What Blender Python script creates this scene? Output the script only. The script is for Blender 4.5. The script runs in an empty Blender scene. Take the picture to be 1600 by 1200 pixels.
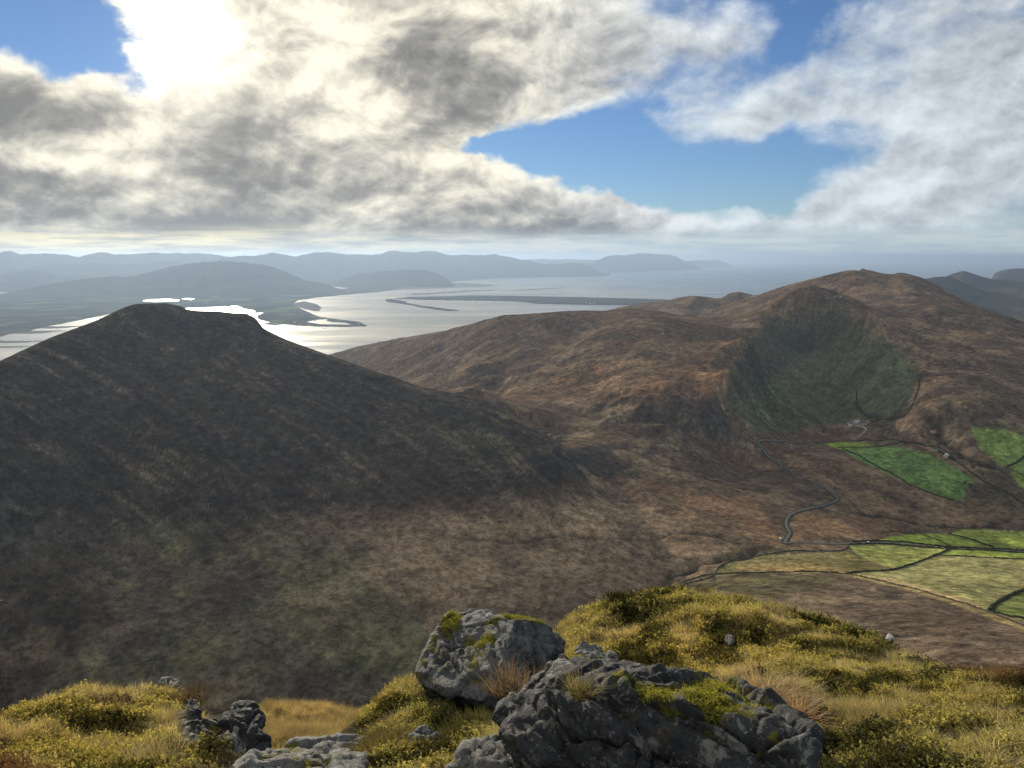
import bpy, bmesh, math, random, time
import numpy as np
from mathutils import Vector
T0 = time.time()
rng = np.random.default_rng(7); random.seed(7)

# ------------------------------------------------------------------ camera
sc = bpy.context.scene
PITCH = math.radians(9.32); FPX = 1200.0; SEA = -620.0
cd = bpy.data.cameras.new('camera'); cam = bpy.data.objects.new('camera', cd)
sc.collection.objects.link(cam); sc.camera = cam
cam.location = (0, 0, 0); cam.rotation_euler = (math.pi/2 - PITCH, 0, 0)
cd.sensor_width = 36.0; cd.lens = 36.0*FPX/1600.0
cd.clip_start = 0.1; cd.clip_end = 600000.0
SUN_AZ, SUN_EL = -22.0, 13.4          # degrees, azimuth from +Y, negative = left
sa, se = math.radians(SUN_AZ), math.radians(SUN_EL)
SUNDIR = Vector((math.sin(sa)*math.cos(se), math.cos(sa)*math.cos(se), math.sin(se)))
sc.view_settings.view_transform = 'Standard'; sc.view_settings.look = 'None'
sc.view_settings.gamma = 1.0; sc.view_settings.use_curve_mapping = False
sc.view_settings.exposure = 0.24
sc.cycles.max_bounces = 5; sc.cycles.diffuse_bounces = 2; sc.cycles.glossy_bounces = 2
sc.cycles.transmission_bounces = 3; sc.cycles.volume_bounces = 0; sc.cycles.transparent_max_bounces = 8
sc.cycles.use_denoising = True; sc.cycles.sample_clamp_indirect = 4.0

cP, sP = math.cos(PITCH), math.sin(PITCH)
def pdir(u, v):
    a = (u-800.0)/FPX; b = (600.0-v)/FPX
    return np.array([a, cP+b*sP, -sP+b*cP])
def pix_r(u, v, r):                    # world point seen at a pixel, at horizontal range r
    d = pdir(u, v); return d*(r/math.hypot(d[0], d[1]))
def pix_z(u, v, z):
    d = pdir(u, v); return d*(z/d[2])
def azel(u, v):
    d = pdir(u, v); return math.atan2(d[0], d[1]), math.atan2(d[2], math.hypot(d[0], d[1]))

# ------------------------------------------------------------------ node helper
class NT:
    def __init__(s, tree): s.t = tree; s.n = tree.nodes; s.l = tree.links
    def node(s, typ, **kw):
        n = s.n.new(typ)
        for k, v in kw.items(): setattr(n, k, v)
        return n
    def put(s, sock, val):
        if isinstance(val, bpy.types.NodeSocket): s.l.new(val, sock)
        else: sock.default_value = val
    def m(s, op, a, b=None, c=None, clamp=False):
        n = s.node('ShaderNodeMath', operation=op, use_clamp=clamp)
        s.put(n.inputs[0], a)
        if b is not None: s.put(n.inputs[1], b)
        if c is not None: s.put(n.inputs[2], c)
        return n.outputs[0]
    def vm(s, op, a, b=None):
        n = s.node('ShaderNodeVectorMath', operation=op)
        s.put(n.inputs[0], a)
        if b is not None:
            if op == 'SCALE': s.put(n.inputs[3], b)
            else: s.put(n.inputs[1], b)
        return n.outputs['Value'] if op in ('LENGTH', 'DOT_PRODUCT', 'DISTANCE') else n.outputs[0]
    def xyz(s, x, y, z):
        n = s.node('ShaderNodeCombineXYZ'); s.put(n.inputs[0], x); s.put(n.inputs[1], y); s.put(n.inputs[2], z); return n.outputs[0]
    def sep(s, v):
        n = s.node('ShaderNodeSeparateXYZ'); s.put(n.inputs[0], v); return n.outputs
    def noise(s, vec, scale, detail=6, rough=0.55, lac=2.0, dist=0.0, col=False):
        n = s.node('ShaderNodeTexNoise'); s.put(n.inputs['Vector'], vec); s.put(n.inputs['Scale'], scale)
        n.inputs['Detail'].default_value = detail; n.inputs['Roughness'].default_value = rough
        n.inputs['Lacunarity'].default_value = lac; n.inputs['Distortion'].default_value = dist
        return n.outputs[1] if col else n.outputs[0]
    def mr(s, v, a, b, c=0.0, d=1.0, smooth=True):
        n = s.node('ShaderNodeMapRange'); n.interpolation_type = 'SMOOTHSTEP' if smooth else 'LINEAR'; n.clamp = True
        s.put(n.inputs[0], v); s.put(n.inputs[1], a); s.put(n.inputs[2], b); s.put(n.inputs[3], c); s.put(n.inputs[4], d)
        return n.outputs[0]
    def mix(s, f, a, b, mode='MIX'):
        n = s.node('ShaderNodeMix', data_type='RGBA', blend_type=mode)
        n.clamp_factor = True
        s.put(n.inputs[0], f)
        for i, c in ((6, a), (7, b)):
            if isinstance(c, (tuple, list)) and len(c) == 3: c = (*c, 1.0)
            s.put(n.inputs[i], c)
        return n.outputs[2]

# ------------------------------------------------------------------ world sky with clouds
w = bpy.data.worlds.new('World'); sc.world = w; w.use_nodes = True
w.cycles.sampling_method = 'MANUAL'; w.cycles.sample_map_resolution = 1024
N = NT(w.node_tree); N.n.clear()
gen = N.node('ShaderNodeTexCoord').outputs['Generated']
D = N.vm('NORMALIZE', gen)
dx, dy, dz = N.sep(D)
az = N.m('ARCTAN2', dx, dy); el = N.m('ARCSINE', dz)
AE = N.xyz(az, el, 0.0)
sky = N.node('ShaderNodeTexSky', sky_type='NISHITA', sun_disc=False)
sky.sun_elevation = se; sky.sun_rotation = sa; sky.altitude = 600; sky.air_density = 1.0; sky.dust_density = 0.05; sky.ozone_density = 3.0
skyc = N.vm('MULTIPLY', sky.outputs[0], (0.052, 0.061, 0.078))
# warp so that blobs get ragged edges
elc = N.m('MAXIMUM', dz, 0.0)
persp = N.m('DIVIDE', 1.0, N.m('ADD', elc, 0.16))
CP = N.xyz(N.m('MULTIPLY', dx, persp), N.m('MULTIPLY', dy, persp), N.m('MULTIPLY', elc, 4.5))     # cloud-deck coordinates, compressed to the horizon
DS = N.vm('MULTIPLY', D, (1.0, 1.0, 1.55))
wn = N.noise(DS, 3.0, 5, 0.6, col=True)
wv = N.vm('SUBTRACT', wn, (0.5, 0.5, 0.5))
AEw = N.vm('ADD', AE, N.vm('MULTIPLY', wv, (0.20, 0.11, 0.0)))
wf = N.vm('SUBTRACT', N.noise(DS, 13.0, 6, 0.62, col=True), (0.5, 0.5, 0.5))
AEw = N.vm('ADD', AEw, N.vm('MULTIPLY', wf, (0.05, 0.035, 0.0)))
def blobs(lst, coord):
    tot = None
    for (u, v, ru, rv, rot, amp) in lst:
        a, e = azel(u, v)
        mp = N.node('ShaderNodeMapping', vector_type='TEXTURE')
        N.put(mp.inputs['Vector'], coord)
        mp.inputs['Location'].default_value = (a, e, 0)
        mp.inputs['Rotation'].default_value = (0, 0, math.radians(rot))
        k = 1/1200.0
        mp.inputs['Scale'].default_value = (ru*k, rv*k, 1)
        ln = N.vm('LENGTH', mp.outputs[0])
        val = N.mr(ln, 0.0, 1.0, amp, 0.0)
        tot = val if tot is None else N.m('ADD', tot, val)
    return tot
# coverage: u, v, radius u, radius v, rotation (deg, anticlockwise), amount
cover = blobs([
    (300, 200, 640, 360, 0, 1.0), (640, 90, 420, 270, 0, 0.85), (120, 290, 500, 170, 0, 0.8),
    (520, 330, 360, 130, 0, 0.8), (820, 325, 330, 84, -6, 0.9), (1060, 342, 250, 74, -4, 1.05), (1180, 360, 120, 42, 0, 0.6),
    (1500, 280, 330, 115, 20, 1.05), (1330, 340, 200, 66, 18, 0.6), (1010, 80, 300, 130, -18, 0.62),
    (1430, 150, 400, 90, 4, 0.62), (1150, 175, 260, 46, -6, 0.30), (1540, 40, 300, 160, 0, 0.62), (1330, 60, 160, 90, 20, 0.25), (880, 130, 170, 110, -50, 0.4),
    (1600, 372, 420, 30, 0, 0.55), (1180, 388, 520, 16, 0, 0.35),
    (50, 0, 230, 130, -25, -1.05), (150, 60, 140, 60, -35, -0.55), (310, 60, 150, 110, 0, 0.35), (400, 95, 40, 22, 0, -0.5),
    (900, 245, 230, 62, -3, -1.1), (1060, 262, 230, 44, -8, -0.8), (1245, 70, 60, 50, 20, -0.55), (1200, 318, 60, 26, 35, -0.4),
    (1220, 215, 90, 26, 10, -0.25), (740, 235, 60, 30, 0, -0.45)], AEw)
n1 = N.noise(DS, 5.0, 9, 0.58, dist=0.35)
n2 = N.noise(CP, 1.3, 6, 0.52)
e3q = N.noise(DS, 15.0, 6, 0.66, dist=0.5)
def puff(vec, scale, det=3.0, rough=0.5):
    v_ = N.node('ShaderNodeTexVoronoi', feature='F1'); N.put(v_.inputs['Vector'], vec); v_.inputs['Scale'].default_value = scale
    v_.inputs['Detail'].default_value = det; v_.inputs['Roughness'].default_value = rough; v_.inputs['Lacunarity'].default_value = 2.1; v_.normalize = True
    return N.m('SUBTRACT', 1.0, v_.outputs['Distance'])
DSW = N.vm('ADD', DS, N.vm('MULTIPLY', wf, (0.035, 0.035, 0.035)))
p1_ = puff(DSW, 9.0); p1b = puff(N.vm('ADD', DSW, (-0.012, 0.0, 0.026)), 9.0)
back = N.mr(dy, -0.1, 0.6, 0.62, 0.0)                       # away from the view the same broken cloud goes on
high = N.mr(dz, 0.32, 0.55, 0.0, 0.42)
nn_ = N.m('ADD', N.m('MULTIPLY', n1, 0.75), N.m('MULTIPLY', n2, 0.25))
dens = N.m('ADD', N.m('ADD', cover, N.m('ADD', back, high)), N.m('MULTIPLY', N.m('SUBTRACT', nn_, 0.5), 1.9))
dens = N.m('ADD', dens, N.m('MULTIPLY', N.m('SUBTRACT', e3q, 0.5), 0.75))
dens = N.m('ADD', dens, N.m('MULTIPLY', N.m('SUBTRACT', p1_, 0.66), 1.0))
soft_ = N.mr(az, math.radians(-2), math.radians(14), 0.62, 0.84)       # crisp heaped cloud to the left, thinner veils to the right
alpha = N.mr(dens, 0.16, soft_)
# light in the clouds
L = blobs([
    (290, 15, 150, 95, 0, 0.6), (320, 125, 300, 50, 0, 0.14), (520, 40, 130, 110, -50, 0.20), (540, 150, 110, 140, -20, 0.28), (850, 150, 150, 120, 0, 0.22), (620, 20, 120, 90, 0, 0.1),
    (90, 95, 200, 60, -30, 0.28), (40, 245, 240, 36, 0, 0.30), (180, 230, 120, 40, 20, 0.18), (500, 280, 120, 50, 30, 0.22), (760, 260, 240, 28, -8, 0.28), (640, 240, 110, 60, 0, 0.2),
    (430, 225, 190, 85, -15, -0.42), (400, 310, 130, 110, 0, -0.42), (690, 110, 150, 120, 35, -0.50), (760, 120, 90, 60, 0, -0.2), (70, 175, 210, 62, 0, -0.42), (30, 290, 170, 40, 0, -0.45), (180, 300, 150, 36, 0, -0.20),
    (180, 350, 380, 30, 0, -0.48), (640, 335, 200, 36, 0, -0.40), (860, 352, 230, 26, 0, -0.30), (520, 362, 260, 24, 0, -0.38), (740, 300, 120, 26, 0, -0.2),
    (1000, 305, 320, 26, -4, 0.22), (1120, 325, 180, 28, 0, 0.22), (1420, 290, 260, 60, 22, 0.22), (1560, 90, 330, 130, 0, -0.16), (1590, 250, 130, 60, 0, -0.10),
    (1560, 310, 130, 50, 0, -0.16), (1130, 368, 160, 16, 0, -0.16)], AEw)
sd = tuple(SUNDIR)
e1 = N.noise(N.vm('ADD', DS, (-0.014, 0.0, 0.030)), 5.0, 9, 0.58, dist=0.35)
emb = N.m('SUBTRACT', n1, e1)
e3a = N.noise(DS, 12.0, 6, 0.62, dist=0.4)
e3b = N.noise(N.vm('ADD', DS, (-0.006, 0.0, 0.014)), 12.0, 6, 0.62, dist=0.4)
emb2 = N.m('SUBTRACT', e3a, e3b)
emb3 = N.m('SUBTRACT', p1_, p1b)
edge = N.mr(dens, 0.35, 1.2, 0.18, -0.08)
val = N.m('ADD', N.m('ADD', 0.61, N.m('MULTIPLY', L, 0.95)), N.m('ADD', N.m('MULTIPLY', emb, 1.9), N.m('ADD', N.m('MULTIPLY', emb2, 1.6), edge)))
val = N.m('ADD', val, N.m('MULTIPLY', emb3, 1.7))
val = N.m('ADD', val, N.m('MULTIPLY', N.m('SUBTRACT', nn_, 0.5), -0.7))
val = N.m('MULTIPLY_ADD', N.m('SUBTRACT', val, 0.72), N.mr(az, math.radians(0), math.radians(20), 1.0, 0.6), N.mr(az, math.radians(0), math.radians(20), 0.72, 0.80))
ramp = N.node('ShaderNodeValToRGB'); N.put(ramp.inputs[0], val)
cr = ramp.color_ramp
cr.elements[0].position = 0.0; cr.elements[0].color = (0.17, 0.175, 0.19, 1)
cr.elements[1].position = 1.0; cr.elements[1].color = (0.88, 0.865, 0.78, 1)
for p, c in ((0.25, (0.26, 0.265, 0.27, 1)), (0.5, (0.43, 0.43, 0.415, 1)), (0.75, (0.66, 0.65, 0.60, 1))):
    q = cr.elements.new(p); q.color = c
cl = ramp.outputs[0]
# cooler, bluer cloud away from the sun
cool = N.mr(az, math.radians(-5), math.radians(18))
cl = N.mix(cool, N.mix(1.0, cl, (1.05, 1.0, 0.90), 'MULTIPLY'), N.mix(1.0, cl, (0.78, 0.86, 1.0), 'MULTIPLY'))
base = N.mix(alpha, skyc, cl)
# sunlit air round the sun, seen through the cloud
cosang = N.vm('DOT_PRODUCT', D, sd)
ang = N.m('ARCCOSINE', N.m('MINIMUM', cosang, 0.999999))
glow = N.m('MULTIPLY', N.m('EXPONENT', N.m('MULTIPLY', N.m('POWER', N.m('DIVIDE', ang, 0.055), 2.0), -1.0)), 0.75)
glow2 = N.m('MULTIPLY', N.m('EXPONENT', N.m('MULTIPLY', N.m('DIVIDE', ang, 0.13), -1.0)), 0.12)
cmask = N.mr(alpha, 0.0, 0.8, 0.12, 1.0)
gl = N.m('MULTIPLY', N.m('ADD', glow, glow2), cmask)
base = N.vm('ADD', base, N.vm('SCALE', (1.0, 0.93, 0.74), gl))
# clear pale strip above the horizon, yellow towards the sun and grey-blue away from it
strip = N.mr(N.m('ADD', el, N.m('MULTIPLY', N.m('SUBTRACT', n1, 0.5), 0.03)), math.radians(0.9), math.radians(2.5), 1.0, 0.0)
sn = N.noise(N.vm('MULTIPLY', D, (1.0, 1.0, 12.0)), 9.0, 7, 0.6)
warm = N.mr(az, math.radians(-28), math.radians(12), 1.0, 0.0)
sc1 = N.mix(N.mr(sn, 0.38, 0.62), (0.42, 0.41, 0.36), (0.95, 0.84, 0.52))
sc2 = N.mix(N.mr(sn, 0.38, 0.62), (0.38, 0.48, 0.53), (0.56, 0.62, 0.62))
stripc = N.mix(warm, sc2, sc1)
base = N.mix(N.m('MULTIPLY', strip, 0.92), base, stripc)
bg = N.node('ShaderNodeBackground'); N.put(bg.inputs[0], base); bg.inputs[1].default_value = 1.0
out = N.node('ShaderNodeOutputWorld'); N.l.new(bg.outputs[0], out.inputs[0])

# ------------------------------------------------------------------ sun
sl = bpy.data.lights.new('sun', 'SUN'); sl.energy = 5.0; sl.angle = math.radians(0.6); sl.color = (1.0, 0.88, 0.68)
so = bpy.data.objects.new('sun', sl); sc.collection.objects.link(so)
so.rotation_euler = (-SUNDIR).to_track_quat('-Z', 'Y').to_euler()
so.location = (0, 0, 50)

# ------------------------------------------------------------------ scene helpers
COL = sc.collection
def setp(o, label=None, cat=None, group=None, kind=None):
    if label: o['label'] = label
    if cat: o['category'] = cat
    if group: o['group'] = group
    if kind: o['kind'] = kind
    return o
def mesh_np(name, V, F, mat=None, smooth=True, parent=None, attrs=None, loops=4):
    me = bpy.data.meshes.new(name)
    V = np.asarray(V, np.float32); F = np.asarray(F, np.int32)
    me.vertices.add(len(V)); me.vertices.foreach_set('co', V.ravel())
    k = F.shape[1]
    me.loops.add(F.size); me.loops.foreach_set('vertex_index', F.ravel())
    me.polygons.add(len(F))
    me.polygons.foreach_set('loop_start', np.arange(0, F.size, k, dtype=np.int32))
    me.polygons.foreach_set('loop_total', np.full(len(F), k, np.int32))
    if attrs:
        for an, (typ, dat) in attrs.items():
            at = me.attributes.new(an, typ, 'POINT')
            dat = np.asarray(dat, np.float32)
            if typ == 'FLOAT_COLOR':
                d4 = np.ones((len(V), 4), np.float32); d4[:, :3] = dat; at.data.foreach_set('color', d4.ravel())
            elif typ == 'FLOAT': at.data.foreach_set('value', dat.ravel())
            elif typ == 'FLOAT_VECTOR': at.data.foreach_set('vector', dat.ravel())
    me.update(calc_edges=True); 
    if smooth: me.polygons.foreach_set('use_smooth', np.ones(len(F), bool))
    if mat: me.materials.append(mat)
    o = bpy.data.objects.new(name, me); COL.objects.link(o)
    if parent: o.parent = parent
    return o
def new_mat(name):
    m = bpy.data.materials.new(name); m.use_nodes = True
    n = NT(m.node_tree); b = n.n['Principled BSDF']
    return m, n, b
def simple_mat(name, col, rough=0.8, var=0.25, scale=5.0):
    m, n, b = new_mat(name)
    tc = n.node('ShaderNodeTexCoord').outputs['Object']
    ns = n.noise(tc, scale, 4)
    c = n.mix(n.mr(ns, 0.3, 0.7), tuple(x*(1-var) for x in col), tuple(min(1, x*(1+var)) for x in col))
    n.put(b.inputs['Base Color'], c); b.inputs['Roughness'].default_value = rough
    b.inputs['Specular IOR Level'].default_value = 0.0
    return m

# numpy value noise
def _h(ix, iy, iz, seed):
    n = (ix*374761393 + iy*668265263 + iz*2147483647 + seed*1274126177) & 0xffffffff
    n = ((n ^ (n >> 13))*1274126177) & 0xffffffff
    n = n ^ (n >> 16)
    return (n & 0xffff)/65535.0
def vnoise(x, y, seed=0):
    xf = np.floor(x); yf = np.floor(y); ix = xf.astype(np.int64); iy = yf.astype(np.int64)
    fx = x-xf; fy = y-yf; fx = fx*fx*fx*(fx*(fx*6-15)+10); fy = fy*fy*fy*(fy*(fy*6-15)+10)
    a = _h(ix, iy, 0, seed); b = _h(ix+1, iy, 0, seed); c = _h(ix, iy+1, 0, seed); d = _h(ix+1, iy+1, 0, seed)
    return (a*(1-fx)+b*fx)*(1-fy)+(c*(1-fx)+d*fx)*fy
def vnoise3(x, y, z, seed=0):
    xf = np.floor(x); yf = np.floor(y); zf = np.floor(z)
    ix = xf.astype(np.int64); iy = yf.astype(np.int64); iz = zf.astype(np.int64)
    fx = x-xf; fy = y-yf; fz = z-zf
    fx = fx*fx*(3-2*fx); fy = fy*fy*(3-2*fy); fz = fz*fz*(3-2*fz)
    r = 0
    for k in (0, 1):
        a = _h(ix, iy, iz+k, seed); b = _h(ix+1, iy, iz+k, seed); c = _h(ix, iy+1, iz+k, seed); d = _h(ix+1, iy+1, iz+k, seed)
        s = (a*(1-fx)+b*fx)*(1-fy)+(c*(1-fx)+d*fx)*fy
        r = r + s*(fz if k else 1-fz)
    return r
def fbm(x, y, octv=5, seed=0, gain=0.5, ridged=False):
    t = 0; a = 1.0; s = 0
    for i in range(octv):
        n = vnoise(x*2**i + 17.3*i, y*2**i - 9.1*i, seed+i)*2-1
        if ridged: n = 1-2*np.abs(n)
        t = t + a*n; s += a; a *= gain
    return t/s
def fbm3(x, y, z, octv=5, seed=0, gain=0.5, ridged=False):
    t = 0; a = 1.0; s = 0
    for i in range(octv):
        k = 2.03**i
        n = vnoise3(x*k+11.1*i, y*k-7.7*i, z*k+3.3*i, seed+i)*2-1
        if ridged: n = 1-2*np.abs(n)
        t = t + a*n; s += a; a *= gain
    return t/s
def sstep(x, a, b):
    t = np.clip((x-a)/(b-a), 0, 1); return t*t*(3-2*t)
def grid_faces(nr, nc):
    i = np.arange(nr-1)[:, None]*nc + np.arange(nc-1)[None, :]
    i = i.ravel()
    return np.stack([i, i+1, i+1+nc, i+nc], 1)
def tps_fit(P, z, lam=1e-6):
    n = len(P); d = np.sqrt(((P[:, None]-P[None])**2).sum(-1))
    K = np.where(d > 0, d*d*np.log(np.maximum(d, 1e-12)), 0) + lam*np.eye(n)
    A = np.zeros((n+3, n+3)); A[:n, :n] = K; A[:n, n] = 1; A[:n, n+1:] = P; A[n, :n] = 1; A[n+1:, :n] = P.T
    return np.linalg.solve(A, np.concatenate([z, np.zeros(3)]))
def tps_eval(w_, P, Q):
    out_ = np.empty(len(Q)); n = len(P)
    for s in range(0, len(Q), 20000):
        q = Q[s:s+20000]
        d2 = ((q[:, None]-P[None])**2).sum(-1)
        K = 0.5*d2*np.log(np.maximum(d2, 1e-18))
        out_[s:s+20000] = K@w_[:n] + w_[n] + q@w_[n+1:]
    return out_
# ================================================================== LAND FORM (metres; the eye is at the origin, the sea at -620)
ctrl = []                               # (x, y, z)
def cz(*pts):                           # (u, v, z): the point of that height seen there
    for u, v, z in pts: ctrl.append(tuple(pix_z(u, v, z)))
def crr(*pts):                          # (u, v, r): the point at that range
    for u, v, r in pts: ctrl.append(tuple(pix_r(u, v, r)))
def line_r(pts, n=3):
    for a, b in zip(pts[:-1], pts[1:]):
        for k in range(n):
            t = k/n; crr(tuple(a[i]+(b[i]-a[i])*t for i in range(3)))
    crr(pts[-1])
def hid(*pts):                          # (u at horizon, range, z)
    for u, r, z in pts:
        a = azel(u, 420)[0]; ctrl.append((math.sin(a)*r, math.cos(a)*r, z))
# left hill: crest, and its front falling straight to the foot before the floor flattens
LC = [(-420, 722, 860), (-250, 644, 1000), (-100, 601, 1150), (0, 564, 1290), (75, 529, 1400), (150, 501, 1500), (185, 485, 1550), (215, 477, 1580), (250, 476, 1590),
        (280, 482, 1590), (330, 488, 1590), (375, 491, 1580), (398, 499, 1560), (409, 514, 1530), (450, 532, 1490), (520, 556, 1460),
        (600, 585, 1420), (680, 612, 1370), (750, 638, 1320), (810, 668, 1270), (870, 712, 1180)]
line_r(LC, 2)
def face(u, vf, zf):
    vc = np.interp(u, [p[0] for p in LC], [p[1] for p in LC]); rc_ = np.interp(u, [p[0] for p in LC], [p[2] for p in LC])
    a = pix_r(u, vc, rc_); b_ = pix_z(u, vf, zf)
    for t in (.18, .4, .62, .83, 1.0):
        p = a+(b_-a)*t; p[2] += 5*math.sin(t*3.14); ctrl.append(tuple(p))
for u, vf, zf in ((-250, 980, -280), (-60, 960, -345), (75, 930, -352), (180, 900, -354), (280, 880, -354), (380, 860, -351), (480, 830, -347), (580, 805, -343), (680, 785, -338), (770, 765, -333)): face(u, vf, zf)
cz((0, 1060, -382), (0, 1102, -392), (120, 1000, -374), (240, 1000, -378), (240, 1103, -393), (400, 950, -372), (400, 1030, -383), (400, 1107, -395),
   (560, 900, -369), (560, 1000, -384), (560, 1094, -397), (700, 850, -362), (700, 950, -380), (700, 1040, -393), (830, 830, -364), (830, 930, -382), (880, 1000, -392),
   (930, 770, -362), (930, 850, -376), (960, 930, -390))
hid((-250, 1450, -330), (0, 1750, -270), (-100, 1450, -240), (150, 1850, -250), (280, 1950, -260), (420, 1900, -300), (560, 1850, -340), (700, 1800, -345))
# saddle between the two hills and the slopes behind it
cz((830, 655, -322), (780, 625, -318), (900, 690, -338))
# middle hill: crest and front
line_r([(505, 556, 3900), (560, 541, 3600), (640, 525, 3300), (700, 515, 3050), (760, 499, 2750), (800, 492, 2600), (870, 488, 2480), (930, 487, 2450), (985, 483, 2450),
        (1010, 485, 2450), (1060, 496, 2480), (1130, 501, 2500), (1200, 498, 2500), (1260, 489, 2520), (1310, 483, 2560), (1335, 490, 2560)], 2)
cz((600, 570, -375), (700, 545, -300), (700, 590, -335), (800, 530, -240), (800, 575, -292), (800, 610, -322), (900, 520, -220), (900, 560, -262), (900, 610, -302),
   (900, 650, -330), (1000, 530, -215), (1000, 580, -255), (1000, 625, -290), (1000, 665, -325), (1000, 720, -352), (1090, 540, -228), (1100, 580, -255), (1120, 612, -280),
   (1060, 640, -302), (1060, 700, -352), (950, 730, -352), (1150, 530, -232), (1000, 770, -368))
# corrie: rim on its left, back wall, floor, rim on its right
cz((1185, 512, -206), (1165, 545, -226), (1140, 590, -252), (1125, 622, -284))
cz((1160, 640, -335), (1190, 600, -325), (1220, 560, -285), (1260, 520, -225), (1200, 660, -376), (1250, 620, -355), (1260, 655, -384),
   (1330, 650, -385))
crr((1310, 515, 2490), (1310, 560, 2370), (1310, 610, 2230), (1370, 570, 2240), (1370, 620, 2090), (1378, 650, 1985), (1340, 535, 2400), (1400, 610, 2110),
    (1350, 505, 2410), (1385, 530, 2350), (1420, 560, 2280), (1434, 580, 2220), (1434, 612, 2060), (1422, 642, 1930))
# big hill behind on the right: crest, shoulders, front
line_r([(960, 483, 4900), (1000, 474, 4600), (1040, 470, 4500), (1075, 463, 4450), (1110, 466, 4400), (1150, 457, 4300), (1185, 460, 4250), (1240, 443, 4100), (1300, 428, 4000),
        (1345, 422, 3950), (1375, 427, 3900), (1400, 431, 3900), (1422, 428, 3800), (1450, 437, 3750), (1480, 456, 3650), (1520, 476, 3550), (1560, 491, 3450),
        (1600, 503, 3350), (1700, 535, 3200), (1850, 570, 3000)], 2)
crr((1060, 490, 3900), (1120, 490, 3600), (1200, 475, 3500), (1260, 465, 3500), (1330, 455, 3450), (1400, 470, 3200), (1450, 490, 2950), (1380, 500, 2750), (1420, 535, 2520),
    (1470, 540, 2480), (1520, 520, 2750), (1600, 540, 2700), (1480, 590, 2110), (1540, 590, 2150), (1600, 600, 2200), (1700, 620, 2150), (1460, 640, 1870), (1540, 650, 1880))
cz((850, 690, -336), (835, 680, -333))
hid((1000, 3100, -262), (1080, 3150, -268), (1150, 3000, -250), (1230, 3000, -215), (900, 3200, -300))
# valley floor
cz((1130, 655, -330), (1120, 690, -358), (1120, 760, -378), (1100, 820, -382), (1225, 848, -386), (1225, 740, -384), (1345, 668, -392), (1300, 720, -392), (1310, 780, -394), (1450, 700, -384),
   (1550, 690, -366), (1450, 760, -402), (1550, 735, -392), (1600, 760, -410), (1500, 820, -424), (1600, 815, -428), (1400, 815, -412), (1390, 845, -404), (1500, 850, -408), (1600, 850, -410),
   (1700, 840, -415), (1700, 700, -368), (1900, 800, -400),
   (1180, 880, -388), (1250, 880, -378), (1320, 896, -362), (1400, 915, -345), (1480, 940, -325), (1545, 958, -312), (1600, 985, -290), (1450, 890, -376), (1560, 900, -370), (1650, 930, -350),
   (1100, 905, -392), (1030, 930, -398), (1160, 930, -350), (1240, 940, -335), (1340, 965, -305), (1440, 1000, -272), (1550, 1040, -240), (1700, 1060, -225),
   (1100, 1000, -330), (1200, 1030, -290), (1900, 1100, -180))
# own mountain's flank, hidden below the edge of the summit
for r in (45, 100, 180, 260, 340):
    k = 0.76 if r > 60 else 0.8
    hid((-500, r, -k*r), (0, r, -k*r), (400, r, -k*r), (800, r, -k*r), (1100, r, -k*r), (1450, r, -0.66*r), (1800, r, -0.58*r), (2300, r, -0.58*r))
hid((-500, 430, -318), (100, 440, -325), (500, 440, -330), (800, 430, -320), (1050, 430, -310), (0, 560, -375), (500, 540, -372), (800, 560, -378))
# backs of the hills down to the sea, and the sea bed
hid((-600, 1900, -330), (-600, 3000, -660), (-200, 2300, -400), (-200, 3200, -660), (100, 2500, -420), (100, 3400, -660), (350, 2500, -420), (350, 3400, -660), (520, 2500, -440), (500, 3300, -530), (450, 4500, -670),
    (600, 4600, -660), (750, 4500, -640), (850, 4300, -480), (900, 5600, -660), (1050, 6200, -660), (1200, 6000, -640), (1350, 6200, -640), (1500, 6000, -640), (1700, 5600, -640), (1900, 5000, -620),
    (-600, 9000, -690), (0, 9000, -690), (400, 9000, -690), (800, 9000, -690), (1200, 9000, -690), (1600, 9000, -690), (2100, 9000, -690), (650, 3700, -470), (1650, 4300, -430), (1500, 4600, -400), (1300, 4900, -380))
C = np.array(ctrl)
def warpxy(x, y):
    r = np.hypot(x, y); return np.stack([np.arctan2(x, y)*1.6, np.log(r)], -1)
WP = warpxy(C[:, 0], C[:, 1]); tw = tps_fit(WP, C[:, 2]/100.0, 6e-5)
# polar sheet: fine inside and beside the view, coarse beyond
AZ = np.radians(np.concatenate([np.linspace(-62, -37.2, 60), np.linspace(-37, 37, 1120), np.linspace(37.2, 62, 60)]))
RR = np.concatenate([np.geomspace(42, 480, 40)[:-1], np.geomspace(480, 2700, 470)[:-1], np.geomspace(2700, 5200, 150)[:-1], np.geomspace(5200, 9000, 24)])
AZc = np.radians(np.linspace(-62, 62, 250)); LRc = np.linspace(math.log(42), math.log(9000), 300)
gq = np.stack(np.meshgrid(AZc*1.6, LRc), -1).reshape(-1, 2)
Zc = (tps_eval(tw, WP, gq)*100).reshape(len(LRc), len(AZc))
def bicubic(Zg, xs, ys, X, Y):          # catmull-rom on a regular grid
    fx = (X-xs[0])/(xs[1]-xs[0]); fy = (Y-ys[0])/(ys[1]-ys[0])
    ix = np.clip(np.floor(fx).astype(int), 1, len(xs)-3); iy = np.clip(np.floor(fy).astype(int), 1, len(ys)-3)
    tx = fx-ix; ty = fy-iy
    def wt(t): return [(-t+2*t*t-t**3)/2, (2-5*t*t+3*t**3)/2, (t+4*t*t-3*t**3)/2, (-t*t+t**3)/2]
    wx = wt(tx); wy = wt(ty); o = 0
    for j in range(4):
        for i in range(4): o = o + Zg[iy+j-1, ix+i-1]*wx[i]*wy[j]
    return o
A2, R2 = np.meshgrid(AZ, RR)
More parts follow.
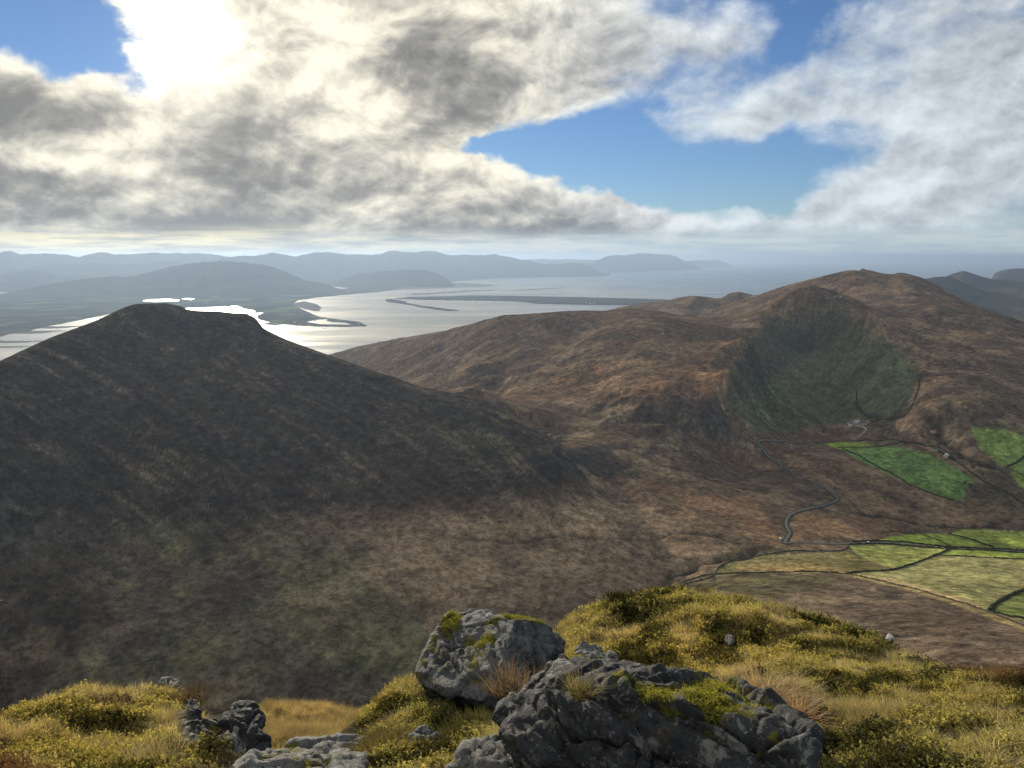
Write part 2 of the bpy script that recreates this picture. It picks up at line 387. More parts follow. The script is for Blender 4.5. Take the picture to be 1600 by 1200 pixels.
X = np.sin(A2)*R2; Y = np.cos(A2)*R2
Z = bicubic(Zc, AZc, LRc, A2, np.log(R2))
def Zat(x, y):                          # base height anywhere (grid not yet roughened)
    return bicubic(Zc, AZc, LRc, np.arctan2(x, y), np.log(np.hypot(x, y)))
def hit(u, v, rmin=430.0, rmax=9000.0):
    d = pdir(u, v); a = math.atan2(d[0], d[1]); t = d[2]/math.hypot(d[0], d[1])
    r = np.geomspace(rmin, rmax, 3000); z = bicubic(Zc, AZc, LRc, np.full_like(r, a), np.log(r))
    k = np.nonzero(z >= t*r)[0]
    rr = r[k[0]] if len(k) else rmax
    return np.array([math.sin(a)*rr, math.cos(a)*rr])
print('land fit', time.time()-T0)
# ---- relief: broad and fine, stronger on the steep ground
gz_r = np.gradient(Z, axis=0)/np.gradient(R2, axis=0); gz_a = np.gradient(Z, axis=1)/(np.gradient(A2, axis=1)*R2)
slope = np.hypot(gz_r, gz_a)
steep = sstep(slope, 0.12, 0.5)
fade = sstep(R2, 300, 600)
mh0 = ((A2 > azel(620, 500)[0]) & (R2 > 1500) & (R2 < 4500)).astype(float)
Z = Z + fade*(mh0*(fbm(X/300, Y/300, 3, 21)*17 + fbm(X/130, Y/130, 4, 25, ridged=True)*9*(.3+steep)) + fbm(X/420, Y/420, 4, 1)*10*(0.25+steep) + fbm(X/90, Y/90, 5, 5, ridged=True)*4.0*(0.15+steep) + fbm(X/22, Y/22, 3, 9)*1.1*(0.5+steep))
# ---- crest lines brought to their surveyed heights, column by column
def trim_crest(line, r0, r1, wf_, wb_, u0, u1, soft_u=12):
    Ua = np.array([azel(u_, v_)[0] for u_, v_ in line]); Ta = np.array([math.tan(azel(u_, v_)[1]) for u_, v_ in line])
    i0, i1 = np.searchsorted(RR, r0), np.searchsorted(RR, r1)
    T = Z[i0:i1]/R2[i0:i1]; k = T.argmax(0); tm = T[k, np.arange(T.shape[1])]; rp_ = RR[i0+k]
    kk = np.ones(61)/61; rp_ = np.convolve(np.pad(rp_, 30, mode='edge'), kk, 'valid')
    dlt = np.interp(AZ, Ua, Ta)-tm
    dlt = np.clip(np.convolve(np.pad(dlt, 3, mode='edge'), np.ones(7)/7, 'valid'), -.02, .02)
    wgt = sstep(AZ, azel(u0, 500)[0], azel(u0+soft_u, 500)[0])*(1-sstep(AZ, azel(u1-soft_u, 500)[0], azel(u1, 500)[0]))
    dR = R2-rp_[None]
    g = np.where(dR < 0, np.exp(-(dR/wf_)**2), np.exp(-(dR/wb_)**2))
    return (dlt*wgt)[None]*R2*g
Z = Z + trim_crest([(p[0], p[1]) for p in LC if p[0] < 180] + [(188, 483), (200, 477.5), (215, 474.5), (240, 474), (262, 473.5), (272, 476), (284, 478.5), (290, 483), (310, 485.5), (340, 486), (372, 490), (388, 491), (398, 496), (404, 501), (408, 511), (420, 518), (450, 532), (520, 557), (600, 585), (680, 612), (750, 638), (810, 668)], 900, 1900, 90, 200, -500, 815, 60)
Z = Z + trim_crest([(505, 557), (560, 541), (600, 533), (640, 526), (700, 516), (730, 508), (760, 499), (800, 492), (840, 489), (870, 488), (900, 487), (930, 487), (985, 481), (1000, 482), (1040, 492), (1060, 496), (1090, 500), (1130, 501), (1200, 498), (1225, 492), (1260, 489), (1285, 487), (1300, 481), (1312, 479), (1335, 490), (1350, 499)], 2000, 3980, 120, 260, 525, 1345, 20)
Z = Z + trim_crest([(960, 483), (1000, 474), (1040, 470), (1060, 465), (1080, 462), (1100, 463), (1125, 467), (1140, 458), (1155, 455), (1170, 459), (1185, 460), (1215, 450), (1240, 443), (1270, 435), (1300, 428), (1325, 422), (1345, 421), (1360, 422), (1378, 427), (1395, 429), (1405, 425.5), (1415, 427), (1430, 431), (1450, 437), (1480, 456), (1520, 476), (1560, 491), (1600, 503), (1700, 535)], 3100, 5400, 250, 500, 1000, 1700, 20)
# ---- projected picture position of each vertex, used once here to place ground cover where it grows
depth = Y*cP - Z*sP
PU = 800 + FPX*X/depth; PV = 600 - FPX*(Y*sP + Z*cP)/depth
# streak field: noise smeared along the fall line
nr_, nc_ = Z.shape
di = -gz_r/np.gradient(R2, axis=0); dj = -gz_a/(np.gradient(A2, axis=1)*R2)
sx = -gz_r; sy = -gz_a + 0.55*np.hypot(gz_r, gz_a)*((A2 < azel(880, 500)[0]) & (R2 < 1900)); nn = np.hypot(sx, sy)+1e-4
stepm = 9.0
ui = (sx/nn)*stepm/np.gradient(R2, axis=0); uj = (sy/nn)*stepm/(np.gradient(A2, axis=1)*R2)
src = rng.random(Z.shape)*0.35 + (fbm(X/10, Y/10, 2, 31)+1)*0.5*0.65
I, J = np.meshgrid(np.arange(nr_, dtype=float), np.arange(nc_, dtype=float), indexing='ij')
acc = src.copy(); cnt = 1.0
for sgn in (1, -1):
    pi, pj = I.copy(), J.copy()
    for k in range(11):
        a_ = np.clip(pi.round().astype(int), 0, nr_-1); b_ = np.clip(pj.round().astype(int), 0, nc_-1)
        pi = np.clip(pi + sgn*ui[a_, b_], 0, nr_-1); pj = np.clip(pj + sgn*uj[a_, b_], 0, nc_-1)
        acc += src[pi.round().astype(int), pj.round().astype(int)]; cnt += 1
streak = acc/cnt; streak = (streak-streak.mean())/streak.std()
print('streaks', time.time()-T0)

# ---- lines on the land
def world_line(pts, rmin=430.0, n=6, jit=0.0):
    W = np.array([hit(u, v, rmin) for u, v in pts]); out_ = []
    for i in range(len(W)-1):
        p0 = W[max(i-1, 0)]; p1 = W[i]; p2 = W[i+1]; p3 = W[min(i+2, len(W)-1)]
        for k in range(n):
            t = k/n
            out_.append(0.5*((2*p1)+(-p0+p2)*t+(2*p0-5*p1+4*p2-p3)*t*t+(-p0+3*p1-3*p2+p3)*t**3))
    out_.append(W[-1]); out_ = np.array(out_)
    if jit:
        s = np.arange(len(out_)); out_[:, 0] += jit*(vnoise(s*0.37, s*0+3.1, 5)-.5)*2; out_[:, 1] += jit*(vnoise(s*0.37, s*0+8.1, 6)-.5)*2
    return out_
def dist_to(line, reach):
    d = np.full(X.shape, 1e9)
    m0 = (X > line[:, 0].min()-reach) & (X < line[:, 0].max()+reach) & (Y > line[:, 1].min()-reach) & (Y < line[:, 1].max()+reach)
    xs = X[m0]; ys = Y[m0]; dm = np.full(xs.shape, 1e9)
    for a, b in zip(line[:-1], line[1:]):
        ab = b-a; L2 = (ab**2).sum()+1e-9
        t = np.clip(((xs-a[0])*ab[0]+(ys-a[1])*ab[1])/L2, 0, 1)
        dm = np.minimum(dm, np.hypot(xs-a[0]-ab[0]*t, ys-a[1]-ab[1]*t))
    d[m0] = dm; return d
GULLY = [  # points, half width, depth
    ([(1222, 852), (1200, 858), (1165, 866), (1120, 874), (1075, 888), (1045, 903), (1025, 918), (1010, 932), (990, 960), (960, 1000)], 9, 9),
    ([(640, 838), (720, 842), (800, 846), (860, 838), (930, 842), (1000, 845), (1060, 834), (1110, 838), (1150, 850), (1200, 856)], 3.5, 2.6),
    ([(1265, 795), (1300, 797), (1325, 800), (1360, 806), (1400, 809), (1430, 817), (1465, 821), (1500, 822), (1540, 822), (1570, 812), (1620, 814)], 6.5, 5.5),
    ([(1372, 846), (1386, 832), (1400, 829), (1430, 831), (1460, 830), (1482, 824)], 4.5, 4),
    ([(-60, 1096), (60, 1098), (150, 1100), (240, 1103), (330, 1107), (420, 1109), (500, 1105), (560, 1094), (610, 1082), (660, 1062), (720, 1045), (800, 1010), (900, 990), (960, 990)], 4.5, 4),
    ([(1335, 622), (1340, 640), (1362, 652), (1392, 654), (1415, 643), (1428, 622)], 9, 3),
    ([(1420, 640), (1470, 690), (1510, 720), (1560, 735), (1620, 760)], 12, 5),
    ([(1145, 836), (1090, 815), (1040, 790), (1005, 768)], 3, 1.2),
    ([(700, 760), (760, 790), (820, 812), (900, 828)], 2.5, 1.0), ([(120, 985), (200, 1000), (300, 1015), (420, 1040), (520, 1048)], 2.5, 1.2),
    ([(340, 1020), (420, 1010), (520, 1030)], 2.5, 1.0), ([(160, 1025), (230, 1035), (330, 1040)], 2.5, 1.2)]
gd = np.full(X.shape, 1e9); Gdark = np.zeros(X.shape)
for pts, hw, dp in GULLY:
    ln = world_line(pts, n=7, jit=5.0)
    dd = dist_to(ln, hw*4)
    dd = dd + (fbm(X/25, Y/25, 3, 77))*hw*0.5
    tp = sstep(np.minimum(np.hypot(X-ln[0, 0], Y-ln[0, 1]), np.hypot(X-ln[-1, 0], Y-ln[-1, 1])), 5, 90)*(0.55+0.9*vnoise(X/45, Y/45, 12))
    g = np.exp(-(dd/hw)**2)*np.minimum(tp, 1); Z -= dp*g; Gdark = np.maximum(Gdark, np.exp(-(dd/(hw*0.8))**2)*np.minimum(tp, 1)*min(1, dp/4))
def inpoly(poly, rmin=430, rmax=9000, wob=0.0):
    m = np.zeros(X.shape, bool); P = np.array(poly, float)
    b = (PU > P[:, 0].min()-3) & (PU < P[:, 0].max()+3) & (PV > P[:, 1].min()-3) & (PV < P[:, 1].max()+3) & (R2 > rmin) & (R2 < rmax)
    x = PU[b]; y = PV[b]
    if wob:
        x = x + wob*fbm(X[b]/60, Y[b]/60, 3, 3); y = y + 0.5*wob*fbm(X[b]/60, Y[b]/60, 3, 4)
    c = np.zeros(x.shape, bool)
    for (x0, y0), (x1, y1) in zip(P, np.roll(P, -1, 0)):
        cr_ = ((y0 > y) != (y1 > y)); 
        xi = (x1-x0)*(y-y0)/((y1-y0) if y1 != y0 else 1e-9)+x0
        c ^= cr_ & (x < xi)
    m[b] = c; return m
def soft(mask, k=2):
    f = mask.astype(float)
    for _ in range(k):
        f = (f + np.roll(f, 1, 0)+np.roll(f, -1, 0)+np.roll(f, 1, 1)+np.roll(f, -1, 1))/5
    return f
# ---- ground cover colour (base colours, with some sunlight and shade painted in)
def C3(*c): return np.array(c)
LANDK = 0.92
n_b = fbm(X/260, Y/260, 4, 41); n_m = fbm(X/60, Y/60, 4, 43); n_f = fbm(X/9, Y/9, 3, 47)
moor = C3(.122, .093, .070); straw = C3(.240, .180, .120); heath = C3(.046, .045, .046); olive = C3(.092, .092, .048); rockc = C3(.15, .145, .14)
col = np.zeros(X.shape+(3,)); col[:] = moor
def blend(c, m):
    global col
    m = np.clip(m, 0, 1)[..., None]; col = col*(1-m)+c*m
blend(straw, sstep(n_m+0.5*n_f, -0.1, 0.9)*0.55)
blend(olive, sstep(n_b+0.4*n_m, 0.0, 0.6)*0.45)
def region(poly, k=24, **kw): return soft(inpoly(poly, **kw), k)
crU = [-420, -100, 75, 150, 215, 285, 398, 450, 520, 600, 680, 750, 810, 870, 900]; crR = [860, 1150, 1400, 1500, 1580, 1590, 1560, 1490, 1460, 1420, 1370, 1320, 1270, 1180, 1140]
RC = np.interp(A2, [azel(u_, 540)[0] for u_ in crU], crR)+140 + 60*fbm(X/120, Y/120, 3, 61)
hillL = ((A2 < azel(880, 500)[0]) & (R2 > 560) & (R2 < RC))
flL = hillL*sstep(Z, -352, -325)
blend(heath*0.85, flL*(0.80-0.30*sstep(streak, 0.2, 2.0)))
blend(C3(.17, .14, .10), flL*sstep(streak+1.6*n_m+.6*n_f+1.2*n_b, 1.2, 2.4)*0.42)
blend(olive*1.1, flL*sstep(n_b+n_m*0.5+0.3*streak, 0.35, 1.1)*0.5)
# green-olive wet floor in the near valley, left
blend(C3(.125, .110, .088), sstep(PU, 900, 500)*sstep(PV, 780, 900)*(R2 > 430)*0.85)
blend(C3(.150, .146, .084), region([(180, 850), (420, 830), (640, 880), (760, 960), (700, 1070), (300, 1110), (60, 1060), (100, 950)], 60, wob=60)*np.clip(0.35+1.3*n_m+.5*n_b+.25*streak, 0, .9))
blend(C3(.062, .045, .034), region([(-200, 880), (120, 880), (180, 960), (60, 1100), (-200, 1100)], 50)*0.6)
blend(C3(.235, .150, .095), region([(960, 745), (1090, 770), (1180, 780), (1225, 850), (1100, 830), (980, 790)], 14)*(0.8+0.5*n_m))
blend(C3(.235, .165, .110), region([(1270, 695), (1340, 718), (1500, 785), (1640, 800), (1640, 815), (1480, 822), (1320, 796), (1310, 780), (1250, 745)], 10)*(0.7+0.5*n_m))
blend(C3(.25, .165, .10), region([(1240, 800), (1320, 800), (1450, 822), (1380, 840), (1230, 845)], 8)*0.7)
blend(C3(.30, .225, .155), region([(560, 830), (700, 800), (1000, 780), (1180, 850), (1020, 920), (960, 1000), (700, 1000), (560, 900)], 60, wob=40)*(0.85+0.5*n_m))  # moor-grass straw, painted paler as sunlight where the hill's shadow falls
midh = ((A2 > azel(480, 500)[0]) & (R2 > np.where(A2 < azel(880, 500)[0], RC, 1450)+60*n_m) & (A2 < azel(1330, 500)[0]) & (R2 < 4300))
blend(C3(.125, .085, .062), midh*0.6)
blend(heath, midh*sstep(n_m+0.4*n_b, 0.05, 0.7)*0.6)
blend(C3(.25, .145, .085), region([(760, 600), (900, 575), (1100, 545), (1200, 500), (1150, 590), (1100, 625), (900, 620), (780, 625)], 20)*sstep(n_m+0.4*n_f, -0.2, 0.6)*0.8)
blend(C3(.30, .28, .25), midh*sstep(n_f+n_m, 0.85, 1.2)*0.6)
blend(heath*0.9, region([(830, 710), (960, 690), (1040, 690), (1000, 745), (900, 750), (840, 740)], 20)*0.75)
blend(heath*0.9, region([(980, 640), (1110, 620), (1150, 670), (1040, 700)], 20)*0.7)  # heather tone painted in as shade on the slope under the hill's nose
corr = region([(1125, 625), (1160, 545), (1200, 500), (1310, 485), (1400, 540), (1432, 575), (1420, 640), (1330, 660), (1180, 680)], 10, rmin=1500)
blend(C3(.080, .100, .060), corr*0.8)
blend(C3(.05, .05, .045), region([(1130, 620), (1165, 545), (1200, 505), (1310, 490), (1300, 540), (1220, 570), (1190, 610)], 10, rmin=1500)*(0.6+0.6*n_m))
blend(C3(.115, .140, .070), region([(1340, 600), (1420, 560), (1432, 590), (1400, 645), (1350, 640)], 8, rmin=1500)*0.8)
bigh = (R2 > 2700) & (A2 > azel(950, 500)[0])
blend(C3(.12, .085, .062), bigh*0.6); blend(C3(.22, .15, .10), bigh*sstep(n_m+0.5*n_b, 0.1, 0.7)*0.6)
blend(C3(.24, .17, .11), region([(1330, 490), (1480, 500), (1560, 580), (1450, 600), (1400, 540)], 12, rmin=2000)*sstep(n_f+n_m*0.7, -0.3, 0.5)*0.6)
# enclosed land
FIELDS = [
    ('bright green pasture with a long curved edge below the farm', [(1312, 702), (1345, 698), (1400, 697), (1440, 706), (1480, 722), (1522, 750), (1508, 768), (1505, 780), (1490, 782), (1440, 765), (1380, 738), (1340, 718)], (.10, .18, .050)),
    ('thin sliver of bright green pasture beside the farm road', [(1288, 694), (1310, 690), (1350, 692), (1366, 698), (1310, 702)], (.16, .25, .04)),
    ('green pasture half in shade on the far side of the valley', [(1516, 668), (1560, 668), (1600, 682), (1660, 700), (1660, 740), (1598, 740), (1555, 722), (1530, 700)], (.13, .21, .05)),
    ('small green pasture at the far right by the stream', [(1578, 738), (1610, 735), (1660, 750), (1660, 790), (1600, 768)], (.14, .22, .05)),
    ('yellow green pasture wedge above the valley lane', [(1370, 846), (1390, 838), (1440, 834), (1480, 835), (1550, 855), (1485, 853)], (.19, .27, .045)),
    ('largest yellow green pasture above the valley lane', [(1482, 834), (1510, 826), (1600, 831), (1680, 834), (1680, 861), (1600, 859), (1556, 856)], (.20, .27, .055)),
    ('pale green pasture with a curved edge below the lane', [(1325, 851), (1370, 850), (1485, 857), (1450, 872), (1415, 885), (1395, 888), (1365, 878), (1338, 866)], (.19, .235, .065)),
    ('narrow bright green strip pasture below the lane', [(1487, 858), (1600, 862), (1680, 864), (1680, 876), (1600, 873), (1472, 867)], (.18, .25, .05)),
    ('wide pale green hill pasture sloping up from the lane', [(1472, 867), (1600, 873), (1680, 876), (1680, 912), (1600, 918), (1565, 932), (1545, 955), (1480, 936), (1400, 913), (1320, 896), (1415, 886), (1450, 873)], (.20, .215, .085)),
    ('green corner pasture beyond the thick hedge bank', [(1552, 957), (1565, 942), (1600, 924), (1680, 918), (1680, 990), (1600, 970)], (.125, .165, .05)),
    ('rough olive pasture with rushes between the curving walls', [(1108, 902), (1125, 886), (1150, 876), (1200, 867), (1290, 863), (1322, 860), (1338, 868), (1365, 880), (1392, 890), (1320, 896), (1240, 893), (1160, 896)], (.13, .125, .048))]
fclass = np.zeros(X.shape, int)
for k, (lab, poly, c) in enumerate(FIELDS):
    m = inpoly(poly); fclass[m] = 10+k
    f = soft(m, 1)
    blend(C3(*c)*(1+0.22*n_m[..., None]+0.12*n_f[..., None]), f)
for k in (8, 6, 10):
    m = soft(fclass == 10+k, 2); blend(C3(.15, .155, .07), m*sstep(n_b+0.5*n_m, -0.1, 0.6)*0.6)
blend(C3(.07, .07, .035), soft(fclass == 20, 2)*sstep(PV, 868, 885)*sstep(n_m+n_f, 0, .5)*sstep(PU, 1230, 1290)*0.9)
blend(C3(.26, .21, .085), region([(1150, 882), (1260, 880), (1320, 890), (1250, 896), (1150, 890)], 4)*0.7)
strip_ = region([(1310, 893), (1400, 906), (1480, 928), (1545, 950), (1640, 992), (1680, 1020), (1600, 990), (1540, 964), (1480, 942), (1400, 918), (1320, 900)], 2)
blend(C3(.30, .25, .12), strip_*0.85)
blend(C3(.120, .096, .078), region([(1100, 1000), (1160, 900), (1320, 899), (1400, 918), (1480, 942), (1640, 1000), (1700, 1060), (1400, 1060)], 3)*(0.8+0.4*n_m))
blend(C3(.11, .105, .05), region([(1050, 915), (1110, 903), (1160, 897), (1330, 900), (1200, 935), (1080, 930)], 12)*0.7)
offh = (1-corr)*(R2 > 480)*(fclass == 0)*(1-hillL*sstep(Z, -352, -330))
blend(C3(.060, .054, .048), offh*sstep(fbm(X/60+5, Y/60, 5, 83, gain=.55), 0.16, 0.30)*0.40)
blend(C3(.30, .235, .160), offh*sstep(fbm(X/70, Y/70+9, 5, 87, gain=.55), 0.12, 0.40)*0.40)
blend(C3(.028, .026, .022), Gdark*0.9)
# crag on the far left and rocky ground
crag = region([(-60, 755), (10, 760), (80, 780), (70, 840), (0, 870), (-60, 870)], 12)
blend(rockc*0.6, crag*sstep(n_f+n_m, -.3, .5)*0.7); Z += crag*fbm(X/14, Y/14, 4, 91, ridged=True)*6
cliff = region([(1150, 590), (1180, 520), (1215, 500), (1310, 492), (1345, 510), (1280, 545), (1220, 570)], 8, rmin=1500)
Z += cliff*fbm(X/40, Y/40, 4, 92, ridged=True)*18
blend(C3(.30, .29, .26), region([(1330, 660), (1335, 656), (1350, 660), (1356, 664), (1340, 667)], 1, rmin=1500)*0.55)
col *= (1+(0.10+0.08*sstep(n_b, -.2, .3)[..., None])*np.clip(streak, -2, 2)[..., None]*(0.3+steep[..., None]))*(1+0.48*n_f[..., None]+0.26*n_m[..., None])
fk = soft(fclass > 0, 1)[..., None]; col = np.clip(col*(LANDK*np.array([1.03, 0.99, 0.94])*(1-fk)+fk*np.array([1.38, 1.22, 1.35])), 0.010, 0.6)
print('cover', time.time()-T0)

# ---- land material
ml, n, b = new_mat('moorland')
tc = n.node('ShaderNodeTexCoord').outputs['Object']
at = n.node('ShaderNodeAttribute', attribute_name='cover'); 
f1 = n.noise(tc, 0.09, 6, 0.65); f2 = n.noise(tc, 0.55, 5, 0.7)
k = n.m('MULTIPLY', n.mr(f1, 0.3, 0.7, 0.65, 1.35, False), n.mr(f2, 0.3, 0.7, 0.6, 1.4, False))
f6 = n.noise(n.vm('ADD', tc, (9, 71, 3)), 0.16, 6, 0.7); k = n.m('MULTIPLY', k, n.mr(f6, 0.50, 0.58, 1.12, 0.66)); f3 = n.noise(tc, 0.028, 9, 0.72, dist=0.3); f4 = n.noise(n.vm('ADD', tc, (77, 31, 5)), 0.35, 4, 0.6)
k = n.m('MULTIPLY', k, n.mr(f3, 0.54, 0.60, 1.0, 0.72)); k = n.m('MULTIPLY', k, n.mr(f4, 0.66, 0.72, 1.0, 1.9)); k = n.m('MULTIPLY', k, n.mr(n.noise(tc, 0.011, 8, 0.7), 0.36, 0.46, 1.18, 1.0))
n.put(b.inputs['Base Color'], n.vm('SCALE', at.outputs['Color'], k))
b.inputs['Roughness'].default_value = 0.95; b.inputs['Specular IOR Level'].default_value = 0.0
bp = n.node('ShaderNodeBump'); bp.inputs['Distance'].default_value = 1.0; bp.inputs['Strength'].default_value = 1.0
hh = n.m('ADD', n.m('MULTIPLY', n.noise(tc, 0.05, 8, 0.70), 8.0), n.m('MULTIPLY', f2, 1.2))
n.put(bp.inputs['Height'], hh); n.l.new(bp.outputs[0], b.inputs['Normal'])
# ---- cut the sheet into its land forms
cls = np.zeros(X.shape, int)
cls[hillL & (Z > -352) & (Z > SEA-15)] = 1
cls[midh & (Z > -345) & (cls == 0)] = 2
cls[(R2 > 1450) & (A2 <= azel(560, 500)[0]) & (cls == 0)] = 1
cls[(R2 > 1450) & (cls == 0) & (Z > -385)] = 3
cls[(R2 > 2300) & (A2 > azel(560, 500)[0]) & (cls == 0)] = 3
cls[bigh & (R2 > 3000)] = 3
cls[(R2 < 430)] = 4
cls = np.where(fclass > 0, fclass, cls)
F = grid_faces(nr_, nc_); fc = cls.ravel()[F[:, 0]]
V = np.stack([X.ravel(), Y.ravel(), Z.ravel()], 1); Cc = col.reshape(-1, 3)
keep = V[F].max(1)[:, 2] > SEA-30
names = {0: ('valley_floor', 'brown boggy valley floor crossed by streams'), 1: ('hill', 'dark flat topped hill on the left with streaked heather slopes'),
         2: ('hill', 'brown rounded hill in the middle between the valley and the bay'), 3: ('mountain', 'broad brown mountain with a corrie on the right'),
         4: ('mountainside', 'steep flank below the summit')}
for k_ in sorted(set(fc)):
    f = F[(fc == k_) & keep]
    if len(f) == 0: continue
    used, inv = np.unique(f, return_inverse=True)
    nm, lb = names[k_] if k_ < 10 else ('field', FIELDS[k_-10][0])
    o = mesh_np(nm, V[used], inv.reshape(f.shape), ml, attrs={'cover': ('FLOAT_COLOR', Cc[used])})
    setp(o, lb, kind='structure')
print('sheet', time.time()-T0, len(F))

# final height lookup (roughened sheet, bilinear)
def Zfin(x, y):
    a = np.arctan2(x, y); r = np.hypot(x, y)
    j = np.clip(np.searchsorted(AZ, a)-1, 0, nc_-2); i = np.clip(np.searchsorted(RR, r)-1, 0, nr_-2)
    ta = np.clip((a-AZ[j])/(AZ[j+1]-AZ[j]), 0, 1); tr = np.clip((r-RR[i])/(RR[i+1]-RR[i]), 0, 1)
    return (Z[i, j]*(1-ta)+Z[i, j+1]*ta)*(1-tr)+(Z[i+1, j]*(1-ta)+Z[i+1, j+1]*ta)*tr

# ================================================================== SEA
ms, n, b = new_mat('sea_water')
tc = n.node('ShaderNodeTexCoord').outputs['Object']
st = n.vm('MULTIPLY', tc, (0.00011, 0.00035, 1.0))
pt = n.noise(st, 6.0, 7, 0.6)
px_, py_, pz_ = n.sep(tc)
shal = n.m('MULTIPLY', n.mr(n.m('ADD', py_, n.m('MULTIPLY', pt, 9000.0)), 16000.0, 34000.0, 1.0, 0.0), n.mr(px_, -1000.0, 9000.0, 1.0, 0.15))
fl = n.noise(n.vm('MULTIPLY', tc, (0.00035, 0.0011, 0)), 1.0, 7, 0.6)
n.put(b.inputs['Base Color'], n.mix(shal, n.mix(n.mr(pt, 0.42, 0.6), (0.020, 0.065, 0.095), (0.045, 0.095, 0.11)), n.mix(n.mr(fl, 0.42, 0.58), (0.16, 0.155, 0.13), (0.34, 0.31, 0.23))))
n.put(b.inputs['Roughness'], n.mr(pt, 0.40, 0.62, 0.27, 0.43)); b.inputs['IOR'].default_value = 1.33
b.inputs['Specular IOR Level'].default_value = 0.5
bp = n.node('ShaderNodeBump'); bp.inputs['Strength'].default_value = 0.25; bp.inputs['Distance'].default_value = 1.0
n.put(bp.inputs['Height'], n.m('MULTIPLY', n.noise(n.vm('MULTIPLY', tc, (0.004, 0.010, 0.01)), 1.0, 5, 0.6), 5.0)); n.l.new(bp.outputs[0], b.inputs['Normal'])
ra = np.radians(np.linspace(-80, 80, 81)); rs = np.concatenate([np.geomspace(2200, 200000, 60)])
a2, r2 = np.meshgrid(ra, rs)
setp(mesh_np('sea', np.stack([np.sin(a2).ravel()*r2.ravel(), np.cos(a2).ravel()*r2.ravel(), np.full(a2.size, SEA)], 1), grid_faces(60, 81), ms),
     'silvery tidal bay opening to the ocean at the horizon', kind='structure')
# ---- low land, spits, sand flats: outlines laid on the sea plane
def densify(P, n_=5, amp=0.25, seed=1):
    out_ = []; P = [np.array(p, float) for p in P]
    for a, b_ in zip(P, P[1:]+P[:1]):
        L = np.linalg.norm(b_-a); m = max(2, int(L/4))
        for k in range(m):
            t = k/m; p = a+(b_-a)*t
            q = amp*min(1, L/8)
            out_.append((p[0]+q*2.0*(random.random()-.5), p[1]+q*0.8*(random.random()-.5)))
    return out_
def land_poly(name, P, h, mat, label, amp=0.6, kind='structure', jit=True, thick=3.0):
    P2 = densify(P, amp=amp) if jit else P
    bm = bmesh.new()
    vs = [bm.verts.new(tuple(pix_z(u, v, SEA+h))) for u, v in P2]
    es = [bm.edges.new((vs[i], vs[(i+1) % len(vs)])) for i in range(len(vs))]
    bmesh.ops.triangle_fill(bm, use_beauty=True, use_dissolve=False, edges=es, normal=(0, 0, 1))
    bd = [e for e in bm.edges if len(e.link_faces) == 1]
    ex = bmesh.ops.extrude_edge_only(bm, edges=bd)
    for v in ex['geom']:
        if isinstance(v, bmesh.types.BMVert): v.co.z = SEA-2.0
    bmesh.ops.recalc_face_normals(bm, faces=bm.faces)
    me = bpy.data.meshes.new(name); bm.to_mesh(me); bm.free(); me.materials.append(mat)
    o = bpy.data.objects.new(name, me); COL.objects.link(o)
    return setp(o, label, kind=kind)
mlow, n, b = new_mat('lowland')
tc = n.node('ShaderNodeTexCoord').outputs['Object']
s1 = n.noise(n.vm('MULTIPLY', tc, (0.0022, 0.0012, 0)), 1.0, 7, 0.6); s2 = n.node('ShaderNodeTexVoronoi'); n.put(s2.inputs['Vector'], n.vm('MULTIPLY', tc, (0.004, 0.0022, 0))); s2.inputs['Scale'].default_value = 1.0
cA = n.mix(n.mr(s1, 0.35, 0.65), (.030, .032, .030), (.075, .070, .048))
sv = n.sep(s2.outputs['Color'])
cB = n.mix(n.mr(sv[0], 0.80, 0.84), cA, (.085, .115, .045))
cB = n.mix(n.mr(sv[1], 0.75, 0.8), cB, (.030, .030, .024))
n.put(b.inputs['Base Color'], cB); b.inputs['Roughness'].default_value = 0.95; b.inputs['Specular IOR Level'].default_value = 0.0
mmud, n, b = new_mat('wet_sand')
tc = n.node('ShaderNodeTexCoord').outputs['Object']
b.inputs['Specular IOR Level'].default_value = 0.0
s1 = n.noise(n.vm('MULTIPLY', tc, (0.0015, 0.006, 0)), 1.0, 6, 0.6)
n.put(b.inputs['Base Color'], n.mix(n.mr(s1, 0.4, 0.6), (.10, .092, .078), (.17, .155, .125)))
b.inputs['Roughness'].default_value = 0.9
mdune = simple_mat('dune_grass', (.026, .027, .024), 0.95, 0.3, 0.004)
LAND = [(-400, 600), (-200, 560), (-80, 540), (0, 525), (20, 519), (45, 517), (60, 511), (100, 504), (185, 487), (250, 484), (292, 481), (330, 480), (350, 478), (372, 480), (385, 482), (400, 485), (398, 488), (416, 487), (402, 493), (404, 498), (425, 503),
        (411, 506), (430, 506.5), (445, 505), (470, 507.5), (500, 509), (540, 509.5), (573, 508.6), (560, 502.5), (525, 498.5), (500, 495), (480, 487), (466, 480), (458, 474), (466, 468.5), (490, 465),
        (530, 461), (562, 458), (590, 456), (640, 448), (690, 441), (800, 433), (905, 430.5), (940, 427.5), (1000, 424.5), (1090, 419.5), (1142, 416), (1142, 414), (800, 414.5), (400, 414.5), (0, 414.5), (-400, 414.5)]
land_poly('lowland', LAND, 6, mlow, 'dark low country between the two arms of the bay')
land_poly('sand_spit', [(602, 467.5), (612, 466.8), (633, 470.5), (637, 473.5), (662, 478), (690, 481), (716, 484.8), (700, 485.3), (668, 481.3), (635, 475.5), (604, 471)], 5, mdune, 'dark narrow spit pointing left into the pale bay')
